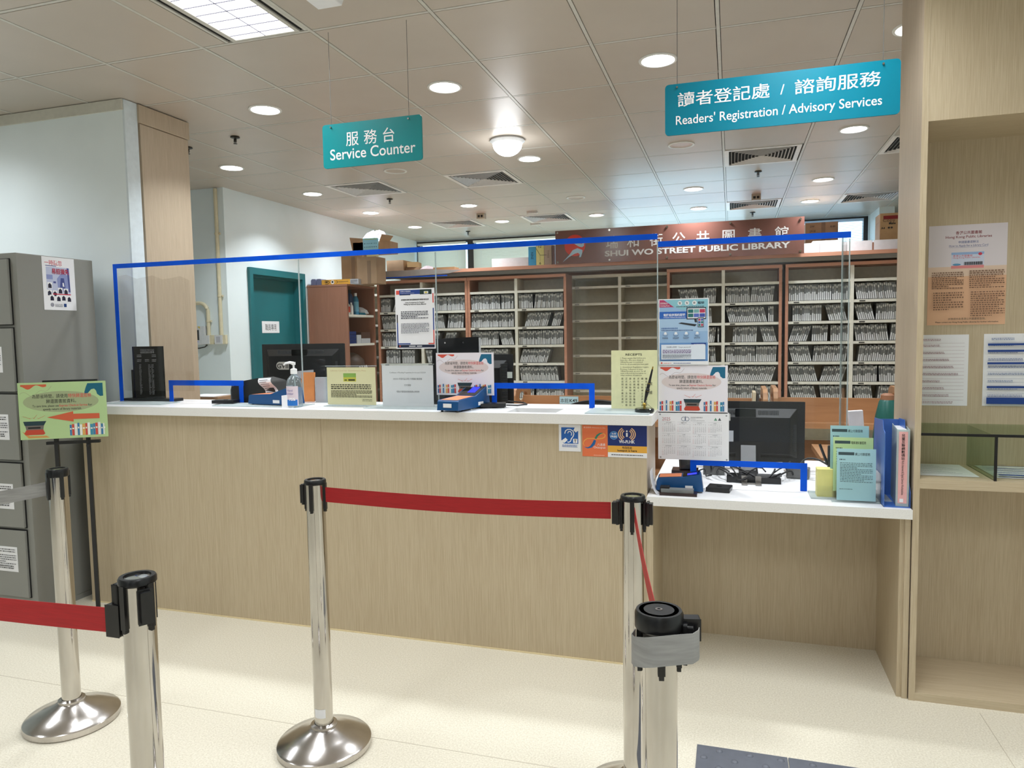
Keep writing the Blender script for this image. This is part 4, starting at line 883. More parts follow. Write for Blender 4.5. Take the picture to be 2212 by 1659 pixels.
# carton pile behind the counter
for x0, w, lab in ((-3.86,.14,'small brown carton with black handwriting, left of the pair behind the counter'),(-3.70,.27,'brown carton with a white sheet on top, right of the pair behind the counter')):
    t = thing('cardboard_box', lab, 'cardboard box', (x0, 4.15, .7505), group='cartons behind the counter'); MB().box(0,0,0,w,.2,.30,CARD).build('carton', t, bevel=.003)
    MB().box(.005,-.01,.3005,w*.9,.18,.305,PAPER).build('top_sheet', t)
    MB().box(-.0002,-.0008,.24,w+.0002,-.0002,.262,CARDD).build('packing_tape', t)
# ================================================================ advisory desk contents
DT = .7602
reader((-.315, 3.17, DT), math.radians(2), 'blue card reader on the lower desk beside the counter end', L=.20, w=.10, h=.062, h2=.085)
m2 = monitor((-.20, 3.75, 0), 0, .545, .315, 'big black monitor seen from behind on the advisory desk', zb=.785)
MB().box(.145,-.0325,.965,.185,-.031,1.0,ink((206,204,198))).build('barcode_sticker', m2, loc=(.01,0,.04)); MB().box(.09,-.0325,.90,.21,-.031,.955,ink((206,208,214))).build('name_sticker', m2)
b = MB(); b.box(.22,-.035,.785,.34,-.02,.90,BLACK2); b.box(.235,-.16,.7605,.325,-.02,.772,BLACK2); b.obox((.28,-.09,.83),(.07,.006,.13),M('stand_plate_grey',(120,120,122),rough=.35),rot=(-.5,0,0)); b.build('stand', m2)
t = thing('docking_base', 'black device with a silver H-shaped foot under the big monitor', 'monitor base', (-.02, 3.37, DT))
MB().box(0,.02,0,.235,.13,.026,BLACK).build('body', t, bevel=.006)
sv = M('brushed_silver', (150,146,140), rough=.35, metal=.9)
MB().box(.065,-.035,.0,.09,.02,.008,sv).box(.125,-.035,.0,.15,.02,.008,sv).box(.088,-.01,.0,.127,.002,.007,sv).box(.065,.012,.0,.09,.02,.035,sv).box(.125,.012,.0,.15,.02,.035,sv).build('silver_foot', t, bevel=.002)
puck((-.105, 3.17, DT), -.15, 'square black puck device on the lower desk', w=.10, d=.09, h=.02)
t = thing('pen_tray', 'dark brown glossy tray with a clear lid at the lower desk edge', 'tray', (-.292, 3.055, DT))
tb = M('dark_brown_plastic', (46,28,26), rough=.2)
MB().box(0,0,0,.155,.06,.012,tb).build('tray_body', t, bevel=.002); MB().box(.006,.006,.012,.14,.05,.026,clear('brown_clear_lid', tint=(200,160,150), refl=.15, body=.2)).build('clear_lid', t); MB().box(0,.02,.012,.04,.06,.034,BLACK2).build('black_clip', t, bevel=.003)
b = MB(); n = 10; vs = []
for i in range(n+1):
    a = i/n; x = -.332+.03*a*a; z = DT+.10*(1-a)**1.5+.001; 
    for y in (3.06, 3.16): vs.append((x+.012*(1-a)*0, y+.015*math.sin(a*3), z))
b.add(vs, [(2*i,2*i+1,2*i+3,2*i+2) for i in range(n)], PAPER); b.build('curled_paper', smooth=60, label='curled white leaflet leaning on the counter end above the lower desk', cat='leaflet')
# cables
rnd = random.Random(4)
for k in range(9):
    x = -.22+.06*k; pts = []
    for i in range(12):
        a = i/11; pts.append((x+.16*a+.03*math.sin(5*a+k), 3.42+.16*math.sin(3.1*a+k*.7)*.6+.02*k % .2, DT+.006+abs(.07*math.sin(6.3*a*(.6+.1*(k % 4))+k))*(.4+.6*((k*3) % 5)/4)))
    b = MB(); b.tube(pts, .0032+.0008*(k % 3), BLACK2, 7); b.build('cable', smooth=60, label='loose black cable in the tangle under the big monitor', cat='cable', group='cable tangle on the advisory desk')
b = MB(); b.box(0,0,0,.10,.08,.05,M('grey_adapter',(112,112,110),rough=.4)); b.build('power_adapter', loc=(-.13,3.55,DT), bevel=.005, label='grey power adapter among the cables, left of the monitor foot', cat='power adapter')
b = MB(); b.obox((.30,3.56,DT+.026),(.10,.06,.05),M('grey_adapter'),rot=(0,0,-.2)); b.build('power_adapter', bevel=.005, label='dark grey box with keys right of the monitor foot, behind the blue tape', cat='power adapter')
b = MB(); b.obox((.18,3.60,DT+.03),(.12,.002,.07),PAPER,rot=(-.6,0,.2)); b.build('paper_slip', label='tilted white paper slip behind the cables', cat='paper')
t = thing('webcam_box', 'small black camera box below the calendar on the lower desk', 'device', (-.22, 3.44, DT))
MB().obox((.02,.02,.065),(.07,.04,.05),BLACK2,rot=(-.2,0,.3)).build('body', t, bevel=.004); MB().box(-.05,-.02,0,.07,.07,.04,tb).build('base', t)
# cordless radio, note box
t = thing('cordless_radio', 'black handset with a slanted antenna beside the leaflet holder', 'handset', (.425, 3.52, DT))
MB().box(0,0,0,.055,.04,.16,BLACK2).build('body', t, bevel=.006); MB().tube([(.0,.02,.07),(-.035,.02,.165)], .006, BLACK2).build('antenna', t); MB().box(.018,-.001,.115,.04,0,.135,ink((190,190,190))).build('label', t)
t = thing('note_holder', 'clear box holding pale yellow note slips on the lower desk', 'note holder', (.34, 3.16, DT))
MB().box(0,0,0,.075,.06,.118,M('yellow_notes',(226,220,140),rough=.6)).build('notes', t); MB().box(-.003,-.003,0,.078,-.0015,.05,ACRT).build('holder', t)
# leaflet holder and leaflets
t = thing('leaflet_holder', 'clear three-tier leaflet holder on the lower desk', 'leaflet holder', (.388, 3.09, DT))
for k, (y, h, x) in enumerate([(0,.09,.0),(.045,.155,-.006),(.09,.22,-.012)]):
    MB().box(x+.012,y,0,x+.178,y+.0018,h,ACRT).build('tier_front', t)
MB().box(0,.14,0,.166,.142,.26,ACRT).build('back_plate', t); MB().box(.0,.0,0,.178,.142,.002,ACRE).build('base', t); MB().box(.176,0,0,.178,.14,.12,ACRT).build('side_wall', t)
lb_ = (166,208,214); lg_ = (196,222,160)
def leaflet(x, y, z, w, h, c, title, lab, full):
    b = sheet(w, h, ink(c)); b.rect(.006, h-.026, .064, h-.014, ink((60,80,84))); b.text(title, .067, h-.026, .0125, INK, w=.055, bold=.01)
    b.greek(.010, h-.046, .035, h-.040, 1, INK, RND, .7)
    if full: b.greek(.012, .075, w-.012, h-.052, 13, ink((60,80,84)), RND, .32); b.greek(.010, .045, .06, .05, 1, ink((60,80,84)), RND, .5)
    else: b.greek(.012, .11, w-.012, h-.05, 6, ink((60,80,84)), RND, .32)
    b.build('leaflet', loc=(x,y,z), rot=(-.05,0,0), label=lab, cat='leaflet', group='leaflets in the three-tier holder')
leaflet(.406, 3.096, DT+.008, .143, .208, lb_, '網上付款服務', 'light blue leaflet in the lowest front tier', True)
leaflet(.398, 3.142, DT+.035, .148, .220, lg_, '電郵通知書服務', 'pale green leaflet in the middle tier', False)
leaflet(.392, 3.186, DT+.075, .145, .222, lb_, '網上付款服務', 'light blue leaflet in the rear top tier', False)
t = thing('tissue_carton', 'small white carton leaning behind the leaflets beside the binder', 'box', (.50, 3.56, DT))
b = MB(); b.obox((.055,.02,.16),(.062,.03,.32),M('carton_white',(222,218,222),rough=.5),rot=(0,-.08,0)); b.build('carton', t, bevel=.002)
b = sheet(.04,.045,ink((200,196,186))); b.line([(.002,.043),(.038,.043),(.038,.002),(.002,.002),(.002,.043)],.0015,INK); b.text('Sensor', .02, .026, .009, INK, al='c', w=.03); b.text('Key', .02, .01, .009, INK, al='c', w=.016); b.build('label', t, loc=(.048,.002,.20), rot=(0,-.08,0))
# blue file box + binder
t = thing('file_box', 'blue plastic magazine file standing at the right end of the lower desk', 'magazine file', (.568, 3.045, DT))
fb = M('blue_plastic', (70,112,190), rough=.3)
MB().prism([(0,0),(.22,0),(.22,.325),(.05,.335),(.03,.30),(0,.29)], 'x', 0, .002, fb).build('side_wall', t); MB().box(0,0,0,.094,.22,.003,fb).build('bottom', t); MB().box(.002,.218,.003,.094,.22,.32,fb).build('back_wall', t); MB().prism([(0,0),(.22,0),(.22,.325),(.12,.33),(.03,.10),(0,.06)], 'x', .091, .093, fb).build('side_wall', t)
t = thing('ring_binder', 'clear ring binder with a pink spine label inside the blue file', 'ring binder', (.612, 3.058, DT+.0035), math.radians(-6))
MB().box(0,0,0,.045,.0022,.30,clear('pvc_cover', tint=(205,225,225), refl=.1, body=.5)).box(0,.002,0,.0022,.20,.30,MT['pvc_cover']).box(.0428,.002,0,.045,.20,.30,MT['pvc_cover']).build('cover', t)
MB().box(.004,.02,.003,.040,.195,.292,PAPER).build('pages', t)
b = MB(); b.k = 40; b.box(.007,-.0008,.012,.038,-.0002,.292,M('pink_label',(236,178,176),rough=.6)); b.box(.013,-.0012,.016,.026,-.0009,.030,PAPER)
for i, ch in enumerate('兒童互聯網數碼站'): b.text(ch, .0225, .273-.0128*i, .0125, INK, al='c', bold=.01)
b.build('spine_label', t)
b = MB(); b.text("/Kid's Internet & Digital Service Workstations", 0, 0, .0125, INK, w=.135); b.build('spine_text', t, loc=(.0185,-.0008,.180), rot=(0,math.pi/2,0))
# ================================================================ office chair and bottle
t = thing('office_chair', 'black office chair whose curved back shows over the worktop', 'office chair', (-.75, 4.1, 0))
pr = []
for i in range(17):
    a = i/16; pr.append((-.33+.66*a, .78+.285*math.sin(math.pi*(.07+.86*a))**.45*1.0))
MB().prism([(-.33,.72)]+pr+[(.33,.72)], 'y', -.03, .03, BLACK2).build('backrest', t, bevel=.01, smooth=40)
MB().box(-.25,.0,.42,.25,.48,.48,BLACK2).build('seat', t, bevel=.02); MB().cyl(0,.22,.08,.42,.025,BLACK,16).build('gas_lift', t, smooth=40)
MB().obox((0,.02,.60),(.05,.02,.36),BLACK2,rot=(0,0,0)).build('back_bracket', t)
b = MB()
for k in range(5): a = k*1.2566; b.tube([(0,.22,.09),(.28*math.cos(a),.22+.28*math.sin(a),.05)], [.025,.015], BLACK, 8); b.cyl(.28*math.cos(a),.22+.28*math.sin(a),0,.05,.025,BLACK2,12)
b.build('star_base', t)
# ================================================================ book trucks
def ring_panel(b, out, hole, axis, a0, a1, m, n=40):
    hc = (sum(p[0] for p in hole)/len(hole), sum(p[1] for p in hole)/len(hole))
    def ray(poly, ang):
        dx, dy = math.cos(ang), math.sin(ang); best = None
        for i in range(len(poly)):
            (x1, y1), (x2, y2) = poly[i], poly[(i+1) % len(poly)]; ex, ey = x2-x1, y2-y1; den = dx*ey-dy*ex
            if abs(den) < 1e-9: continue
            tt = ((x1-hc[0])*ey-(y1-hc[1])*ex)/den; uu = ((x1-hc[0])*dy-(y1-hc[1])*dx)/den
            if tt > 0 and -1e-6 <= uu <= 1+1e-6 and (best is None or tt > best): best = tt
        return (hc[0]+dx*best, hc[1]+dy*best)
    angs = sorted([2*math.pi*i/n for i in range(n)]+[math.atan2(p[1]-hc[1], p[0]-hc[0]) % (2*math.pi) for p in out])
    O = [ray(out, a) for a in angs]; I = [ray(hole, a) for a in angs]; N = len(angs)
    P = lambda p, a: {'x': (a,p[0],p[1]), 'y': (p[0],a,p[1])}[axis]
    vs = [P(p,a0) for p in O]+[P(p,a0) for p in I]+[P(p,a1) for p in O]+[P(p,a1) for p in I]; fs = []
    for i in range(N):
        j = (i+1) % N; fs += [(i,j,N+j,N+i), (2*N+i,3*N+i,3*N+j,2*N+j), (i,2*N+i,2*N+j,j), (N+i,N+j,3*N+j,3*N+i)]
    return b.add(vs, fs, m)
def truck(x0, x1, lab, sign=False, y=4.72, top=1.085):
    t = thing('book_truck', lab, 'library book cart', (x0, y, 0), group='wooden book trucks behind the counter'); L = x1-x0; D = .40
    out = [(0,.14),(D,.14),(D,top-.06),(D-.02,top-.02),(D-.06,top),(.06,top),(.02,top-.02),(0,top-.06)]
    hole = [(D/2+.11*math.cos(a)*(1 if abs(math.cos(a)) < .7 else .95), top-.075+.034*math.sin(a)) for a in [i*math.pi/9 for i in range(18)]]
    for x in (0, L-.03):
        b = MB(); ring_panel(b, out, hole, 'x', x, x+.03, BEECH); b.build('end_panel', t, bevel=.004)
    for z, hb in ((.86,.155),(.54,.20),(.20,.22)):
        MB().box(.03, .02, z-.02, L-.03, D-.02, z, BEECH).build('shelf', t)
        MB().box(.03, .185, z, L-.03, .205, z+hb, BEECH).build('divider_board', t)
    MB().box(.03, .0, .84, L-.03, .02, .875, BEECH).build('lip', t)
    b = MB()
    for u in (.06, L-.06):
        for v in (.06, D-.06): b.tube([(u-.012,v,.05),(u+.012,v,.05)], .05, BLACK2, 16); b.cyl(u,v,.09,.145,.012,STEEL2,8)
    b.build('castors', t)
    return t
tk = truck(-1.46, -.555, 'wooden book truck with oval handle hole, behind the left counter opening')
b = sheet(.135, .053, ink((176,212,222))); b.text('本館', .006, .011, .034, ink((60,70,76)), w=.058); b.text('K49', .072, .013, .032, INK, w=.055, bold=.015)
b.build('paper_sign', loc=(-1.16, 4.90, .957), label='light blue paper sign reading K49 on the left book truck', cat='sign')
truck(-.52, .215, 'wooden book truck behind the 2025 calendar and the big monitor', y=4.66)
truck(.25, 1.0, 'wooden book truck nearest the display unit, right of the big monitor', y=4.74)
b = MB(); b.obox((-.06,4.80,.965),(.010,.18,.205),M('book_dark',(60,52,48)),rot=(0,.05,0)); b.obox((-.088,4.80,.965),(.018,.18,.205),M('book_cream',(206,190,160)),rot=(0,.07,0)); 
MB().box(0,0,0,.012,.18,.20,MT.get('book_dark') or M('book_dark',(60,52,48))).build('book', loc=(.148,4.68,.8605), rot=(0,.02,0), label='thin dark book at the right end of the middle book truck', cat='book', group='books on the middle truck')
MB().box(0,0,0,.02,.18,.205,M('book_cream',(206,190,160))).build('book', loc=(.120,4.68,.8605), rot=(0,.03,0), label='cream book leaning left of the thin dark one on the middle truck', cat='book', group='books on the middle truck')
t = thing('green_jug', 'dark green jug-like bottle with a pale cap beside the display unit', 'bottle', (.82, 4.35, .7505))
MB().box(-.35,-.15,-.03,.15,.35,0,BEECH).build('side_table', None, loc=(.82,4.35,.7499), label='low side table behind the advisory desk under the green bottle', cat='table')
MB().box(-.30,-.1,0,-.26,-.06,.7195,BLACK2).box(.06,-.1,0,.10,-.06,.7195,BLACK2).box(-.30,.28,0,-.26,.32,.7195,BLACK2).box(.06,.28,0,.10,.32,.7195,BLACK2).build('table_legs', bpy.data.objects['side_table'], loc=(0,0,-.7499))
MB().lathe([(.075,0),(.078,.02),(.06,.22),(.042,.30),(.035,.31)], M('dark_green_plastic', (28,92,84), rough=.35), n=28).build('body', t, smooth=35); MB().lathe([(.036,.31),(.034,.335),(.02,.345)], M('pale_cap',(150,104,76)), n=20).build('cap', t, smooth=35)
# ================================================================ media shelving
LIPS = [1.925, 1.727, 1.528, 1.329, 1.131, .935, .74, .54, .34]
def unit(x0, x1, y, lab, name='media_shelving', ztop=2.085, topb=True, par_lips=LIPS, dep=.30, empty=False):
    t = thing(name, lab, 'shelving unit', (x0, y, 0), group='brown and cream media shelving'); L = x1-x0; mid = L/2
    for x in (0, L-.028): MB().box(x, 0, .05, x+.028, dep, ztop-.03, BROWN if not empty else CREAM, front=FASC if not empty else LIP).build('side_panel', t)
    if topb: MB().box(0, -.02, ztop-.03, L, dep, ztop, BROWN, front=FASC).build('top_panel', t)
    else: MB().box(0, 0, ztop-.03, L, dep, ztop, CREAM).build('top_panel', t)
    MB().box(.028, dep-.012, .05, L-.028, dep, ztop-.03, CREAM).build('back_panel', t)
    MB().box(mid-.016, .002, .05, mid+.016, dep-.012, ztop-.03, CREAM, front=LIP).build('divider', t)
    MB().box(0, 0, 0, L, dep, .05, BLACK2).build('plinth', t)
    for z in par_lips:
        for a, c in ((.028, mid-.016), (mid+.016, L-.028)):
            b = MB(); b.box(a, 0.004, z-.026, c, .018, z, LIP); b.box(a, .018, z-.012, c, dep-.012, z-.001, CREAM)
            if z < 1.9 or empty: b.box(a+.05, .003, z-.02, a+.10, .004, z-.008, ink((70,70,66)) if not empty else ink((150,148,140)))
            b.build('shelf', t)
    return t, [(x0+.028, x0+mid-.016), (x0+mid+.016, x1-.028)]
YF = 7.55
unit(-.60, 1.72, 7.90, 'rear cream shelving row seen through the narrow dark gap on the right', ztop=2.09, topb=False, empty=True, par_lips=[1.965,1.78,1.594,1.40,1.205,1.008,.81])
unit(-4.44, -1.77, 7.90, 'rear cream shelving row standing behind the two left filled units', ztop=2.09, topb=False, empty=True, par_lips=[1.965,1.78,1.594,1.40,1.205,1.008,.81])
uA, bA = unit(-3.95, -2.832, YF, 'leftmost filled shelving unit, beside the brown cupboard')
uB, bB = unit(-2.828, -1.70, YF, 'second filled shelving unit, left of the empty shelves')
uC, bC = unit(-.64, .47, YF, 'filled shelving unit right of the empty shelves, behind the blue posters')
uD, bD = unit(.50, 1.70, YF, 'rightmost filled shelving unit, cut off by the display unit')
uE, bE = unit(-1.76, -.60, 7.90, 'rear empty cream shelving unit in the gap under the name board', ztop=2.09, topb=False, empty=True,
              par_lips=[1.965, 1.78, 1.594, 1.40, 1.205, 1.008, .81, .61, .41])
t = thing('shelving_track', 'long brown and grey overhead rail along the top of the shelving', 'shelving rail', (-3.97, 7.50, 0))
MB().box(0, 0, 2.148, 5.75, .75, 2.185, BROWN, front=FASC).build('fascia', t); MB().box(0, .015, 2.105, 5.75, .06, 2.147, M('grey_rail', (146,140,134), rough=.3, metal=.5)).build('rail', t)
MB().box(0, .72, 2.09, 5.75, .74, 2.147, BROWN).build('rear_rail', t)
# disc cases
CG = [M('case_grey_%d' % i, c, rough=.4, var=.05, scale=80) for i, c in enumerate([(128,130,130), (112,114,115), (142,143,142)])]
LW = M('case_label_white', (226,228,230), rough=.5, var=0); LG = M('case_label_grey', (205,205,200), rough=.5, var=0)
CW, CH, CD = .0158, .158, .135
def case_geo(b, i):
    h = CH-(i % 3)*.004; b.box(-CW/2, 0, 0, CW/2, CD, h, CG[i % 3])
    lh = .062+.008*((i*5) % 4); g = .0022
    b.add([(-CW/2+g,-.0005,.006),(CW/2-g,-.0005,.006),(CW/2-g,-.0005,lh),(-CW/2+g,-.0005,lh)], [(0,1,2,3)], LW)
    z0 = .110+.007*((i*3) % 4)
    b.add([(-CW/2+g,-.0005,z0),(CW/2-g*.6,-.0005,z0),(CW/2-g*.6,-.0005,z0+.022),(-CW/2+g,-.0005,z0+.022)], [(0,1,2,3)], LG)
cme = []
for i in range(8):
    b = MB(); case_geo(b, i); o = b.build('disc_case'); cme.append(o.data); bpy.data.objects.remove(o)
def layout(x0, x1, seed):
    r = random.Random(seed); x = x0+.006; out = []; last = x1-.008
    if seed % 5 == 0: x += r.uniform(.02, .08)
    stop = last-r.choice([0, 0, 0, 0, .03, .08, .14])
    while x < stop-.03:
        n = r.randint(7, 24); a = r.choice([0, 0, 0, .05, -.05, .12, -.14, .3, -.25]); p = .0176/math.cos(a)
        if a > 0:
            pass
        if a < 0: x += CH*math.sin(-a)                              # tops lean left
        k = 0
        while k < n:
            need = CW+(CH*math.sin(a) if a > 0 else 0)
            if x+need > stop: break
            out.append((x+CW/2, a, r.randint(0, 7), r.uniform(-.006, .006))); x += p; k += 1
        if k == 0: break
        if a > .15: x += CH*math.sin(a)*r.choice([.35, 1.0])
        x += r.choice([0, .004, .012, .03])
    return out
bays = []
for un, bs in (('D', bD), ('C', bC), ('B', bB), ('A', bA)):
    for z in LIPS[1:7]:
        for ci, (a, c) in enumerate(bs): bays.append((un, ci, z, a, c))
ROW = ['second', 'third', 'fourth', 'fifth', 'sixth', 'seventh']
cnt = 0; rest = MB()
for bi, (un, ci, z, a, c) in enumerate(bays):
    if un == 'D' and ci == 1: c = min(c, 1.66)
    for (x, lean, v, dy) in layout(a, c, 31+bi*7):
        if un in 'DC' and cnt < 300 and not (un == 'D' and x > 1.60):
            o = bpy.data.objects.new('disc_case', cme[v]); COL.objects.link(o); cnt += 1
            o.location = (x, YF+.022+dy, z+.0003+abs(math.sin(lean))*CW/2); o.rotation_euler = (0, lean, 0)
            w = 'grey disc case, %s shelf down, %s column, %s' % (ROW[LIPS.index(z)-1], ('left', 'right')[ci], 'rightmost shelving unit' if un == 'D' else 'shelving unit behind the posters')
            o['label'] = w; o['category'] = 'disc case'; o['group'] = 'disc cases, %s shelf, %s column, %s' % (ROW[LIPS.index(z)-1], ('left', 'right')[ci], 'rightmost unit' if un == 'D' else 'unit behind the posters')
        else:
            g = MB(); case_geo(g, v); ca, sa = math.cos(lean), math.sin(lean); o = Vector((x, YF+.022+dy, z+.0003+abs(sa)*CW/2))
            vs = [(o.x+p[0]*ca+p[2]*sa, o.y+p[1], o.z-p[0]*sa+p[2]*ca) for p in g.v]; base = len(rest.v); rest.v += vs
            for f, mi in zip(g.f, g.m): rest.f.append(tuple(base+q_ for q_ in f)); rest.m.append(rest.mi(g.mats[mi]))
rest.build('disc_cases', label='hundreds more grey disc cases filling the left and lower shelves', cat='disc cases', kind='stuff')
# ================================================================ library name board
t = thing('name_board', 'brown library name board with silver lettering on top of the shelving', 'sign', (-1.79, 7.46, 2.178))
MB().box(0, 0, 0, 2.45, .012, .35, M('brown_acrylic', (124,84,74), rough=.2, rgb2=(118,78,69), scale=2, spec=.6)).build('panel', t)
b = MB(); sl = ink((224,220,218)); b.k = 2
for ch, u in zip('瑞和街公共圖書館', (.60,.815,1.05,1.275,1.51,1.755,2.0,2.245)): b.text(ch, u, .153, .135, sl, al='c', res=3, bold=.008)
b.text('SHUI WO STREET PUBLIC LIBRARY', .525, .062, .078, sl, w=1.80, res=3, bold=.03)
b.build('lettering', t)
b = MB(); b.k = 2; b.ell(.21, .19, .112, .112, ink((214,62,44)))
K = lambda pts: [((x-80)*.001240, .35-(y-218)*.00132) for x, y in pts]
lb2 = ink((176,206,226))
b.poly(K([(140,468),(195,430),(245,405),(275,398),(290,410),(285,435),(300,432),(312,400),(315,378),(270,362),(230,375),(200,412)]), lb2)
b.poly(K([(222,300),(250,330),(285,350),(310,356),(328,345),(328,312),(318,310),(310,330),(285,325),(262,300)]), lb2)
b.build('logo', t)
for u in (.025, .575, 1.16, 1.77, 2.415):
    for v in (.022, .328): MB().tube([(u,.0,v),(u,-.012,v)], .011, STEEL, 16).build('bolt', t, smooth=40)
# ================================================================ brown cupboard at the left and its contents
t = thing('brown_cupboard', 'brown open cupboard whose plain end faces the room beside the teal door', 'cupboard', (0,0,0))
MB().box(-4.455, 6.90, .05, -3.97, 6.925, 2.0, BROWN).build('end_panel', t); MB().box(-4.455, 7.50, .05, -3.97, 7.525, 2.0, BROWN).build('end_panel', t)
MB().box(-4.46, 6.895, 2.0, -3.965, 7.53, 2.02, BROWN).build('top_panel', t); MB().box(-4.46, 6.925, .05, -4.44, 7.5, 2.0, CREAM).build('back_panel', t); MB().box(-4.455, 6.9, 0, -3.98, 7.525, .05, BLACK2).build('plinth', t)
for z in (1.695, 1.375, 1.05, .7, .35): MB().box(-4.44, 6.925, z-.025, -3.975, 7.5, z, LIP).build('shelf', t)
def bottle(x, y, z, r, h, m, cm, lab, grp='bottles in the brown cupboard', lbl=None):
    t = thing('bottle', lab, 'bottle', (x, y, z+.0005), group=grp)
    MB().lathe([(r*.95,0),(r,.005),(r,h*.68),(r*.7,h*.8),(r*.4,h*.86)], m, n=20).build('body', t, smooth=35); MB().lathe([(r*.45,h*.86),(r*.45,h)], cm, n=16).build('cap', t, smooth=35)
    if lbl: MB().lathe([(r*1.02,h*.15),(r*1.02,h*.6)], lbl, n=20, caps=False).build('label', t, smooth=60)
dkb = M('dark_blue_plastic', (26,52,92), rough=.3); ltb = M('light_blue_liquid', (70,140,176), rough=.2)
bottle(-4.03, 7.06, 1.695, .042, .27, dkb, BLACK, 'tall dark blue bottle on the top cupboard shelf'); bottle(-4.02, 7.17, 1.695, .034, .24, ltb, WHITE, 'light blue bottle with a white cap on the top cupboard shelf', lbl=ink((120,180,206)))
bottle(-4.01, 6.97, 1.695, .03, .14, M('white_plastic_shiny',(226,226,222),rough=.3), WHITE, 'small white bottle with a red label on the top cupboard shelf', lbl=ink((210,80,60))); bottle(-4.0, 7.035, 1.695, .022, .13, MT['white_plastic_shiny'], WHITE, 'small white bottle in front of the dark blue one')
def bx(n, x0, y0, z0, x1, y1, z1, m, lab, cat='box', grp=None, tape=None, rz=0):
    t = thing(n, lab, cat, ((x0+x1)/2, (y0+y1)/2, z0+.0004), rz, group=grp); hx, hy = (x1-x0)/2, (y1-y0)/2
    MB().box(-hx,-hy,0,hx,hy,z1-z0,m).build('carton', t, bevel=.003)
    if tape: b = MB(); u = -hx+tape*2*hx; b.box(u-.02,-hy-.0008,.0,u+.02,-hy-.0001,z1-z0,CARDD); b.build('packing_tape', t)
    return t
bx('small_box', -4.05, 7.2, 1.695, -3.99, 7.34, 1.72, M('teal_box',(20,110,130)), 'flat teal box on the top cupboard shelf')
b = MB(); rr_ = random.Random(3)
b.lathe([(.06,0),(.11,.02),(.10,.05),(.05,.08),(.02,.09)], M('white_film', (206,208,206), rough=.35), n=12); b.v = [(x+rr_.uniform(-.012,.012), y*.9+rr_.uniform(-.012,.012), max(z+rr_.uniform(-.006,.006), 0)) for x, y, z in b.v]
b.build('plastic_bag', loc=(-4.09,7.38,1.6955), label='crumpled whitish plastic bag on the top cupboard shelf', cat='plastic bag')
MB().lathe([(.05,0),(.055,.16),(.052,.17)], clear('cloudy_tub', tint=(190,190,186), refl=.1, body=.4), n=24).build('plastic_tub', loc=(-4.2,7.30,1.6955), smooth=40, label='cloudy clear plastic tub at the back of the top cupboard shelf', cat='tub')
for k in range(4): bx('small_box', -4.08, 6.95, 1.375+.034*k, -3.985, 7.10, 1.407+.034*k, M('navy_box',(30,50,110)), ['lowest','second lowest','third lowest','topmost'][k]+' navy box of the stack on the middle cupboard shelf', grp='navy boxes in the cupboard')
bx('small_box', -4.1, 7.12, 1.375, -3.99, 7.22, 1.47, M('pale_box',(200,202,206)), 'pale box right of the navy stack')
bx('small_box', -4.15, 7.24, 1.375, -4.0, 7.45, 1.43, M('pale_box'), 'flat white pack under the brown pack on the middle cupboard shelf'); bx('small_box', -4.15, 7.24, 1.4305, -4.0, 7.45, 1.50, M('dark_brown_pack',(92,66,54)), 'dark brown pack on the middle cupboard shelf')
MB().lathe([(.09,0),(.16,.05),(.15,.14),(.08,.20),(.03,.22)], M('brown_bag', (104,84,72), rough=.5, var=.15, scale=12), n=14).build('carrier_bag', loc=(-4.15,7.25,1.0505), smooth=60, label='brown bag on the lower visible cupboard shelf', cat='bag')
for k in range(4): bottle(-4.0, 7.18+.05*k, 1.05, .016, .075, M('pinkish_white_plastic',(222,206,204),rough=.35), WHITE, 'tiny white-capped vial in the row of four on the lower cupboard shelf', grp='vials in the brown cupboard')
# on top of the cupboard
t = thing('stationery_box', 'flat yellow box with black symbols on top of the brown cupboard', 'box', (-4.30, 6.94, 2.0205))
MB().box(0,0,0,.35,.13,.055,M('yellow_box',(226,168,62),rough=.45)).box(.352,0,0,.45,.13,.053,M('grey_print_end',(186,186,192))).build('carton', t, bevel=.002)
b = MB(); b.k = 3; b.poly([(.03,.03),(.06,.038),(.09,.03),(.06,.022)], INK); b.line([(.04,.045),(.075,.045),(.105,.028),(.075,.010),(.04,.012)], .006, INK); b.ell(.135,.028,.021,.021,WHITE); b.ell(.135,.030,.012,.012,INK); b.line([(.19,.028),(.33,.030)], .004, INK); b.line([(.185,.044),(.198,.028),(.185,.012)], .004, INK); b.greek(.36,.008,.44,.046,5,INK,RND,.5); b.build('printed_symbols', t)
t = thing('foam_blocks', 'blue-grey double foam block at the left end of the cupboard top', 'foam block', (-4.44, 6.95, 2.0205)); gb = M('blue_grey_foam', (106,110,142), rough=.8)
for u in (0, .068): MB().prism([(u,0),(u+.062,0),(u+.062,.055),(u+.05,.07),(u+.012,.07),(u,.055)], 'y', 0, .12, gb).build('block', t, bevel=.004)
MB().box(-.16,0,0,.16,.16,.012,PAPER).build('paper_pack', loc=(-4.25,7.08,2.0205), label='white paper pack lying behind the yellow box', cat='paper')
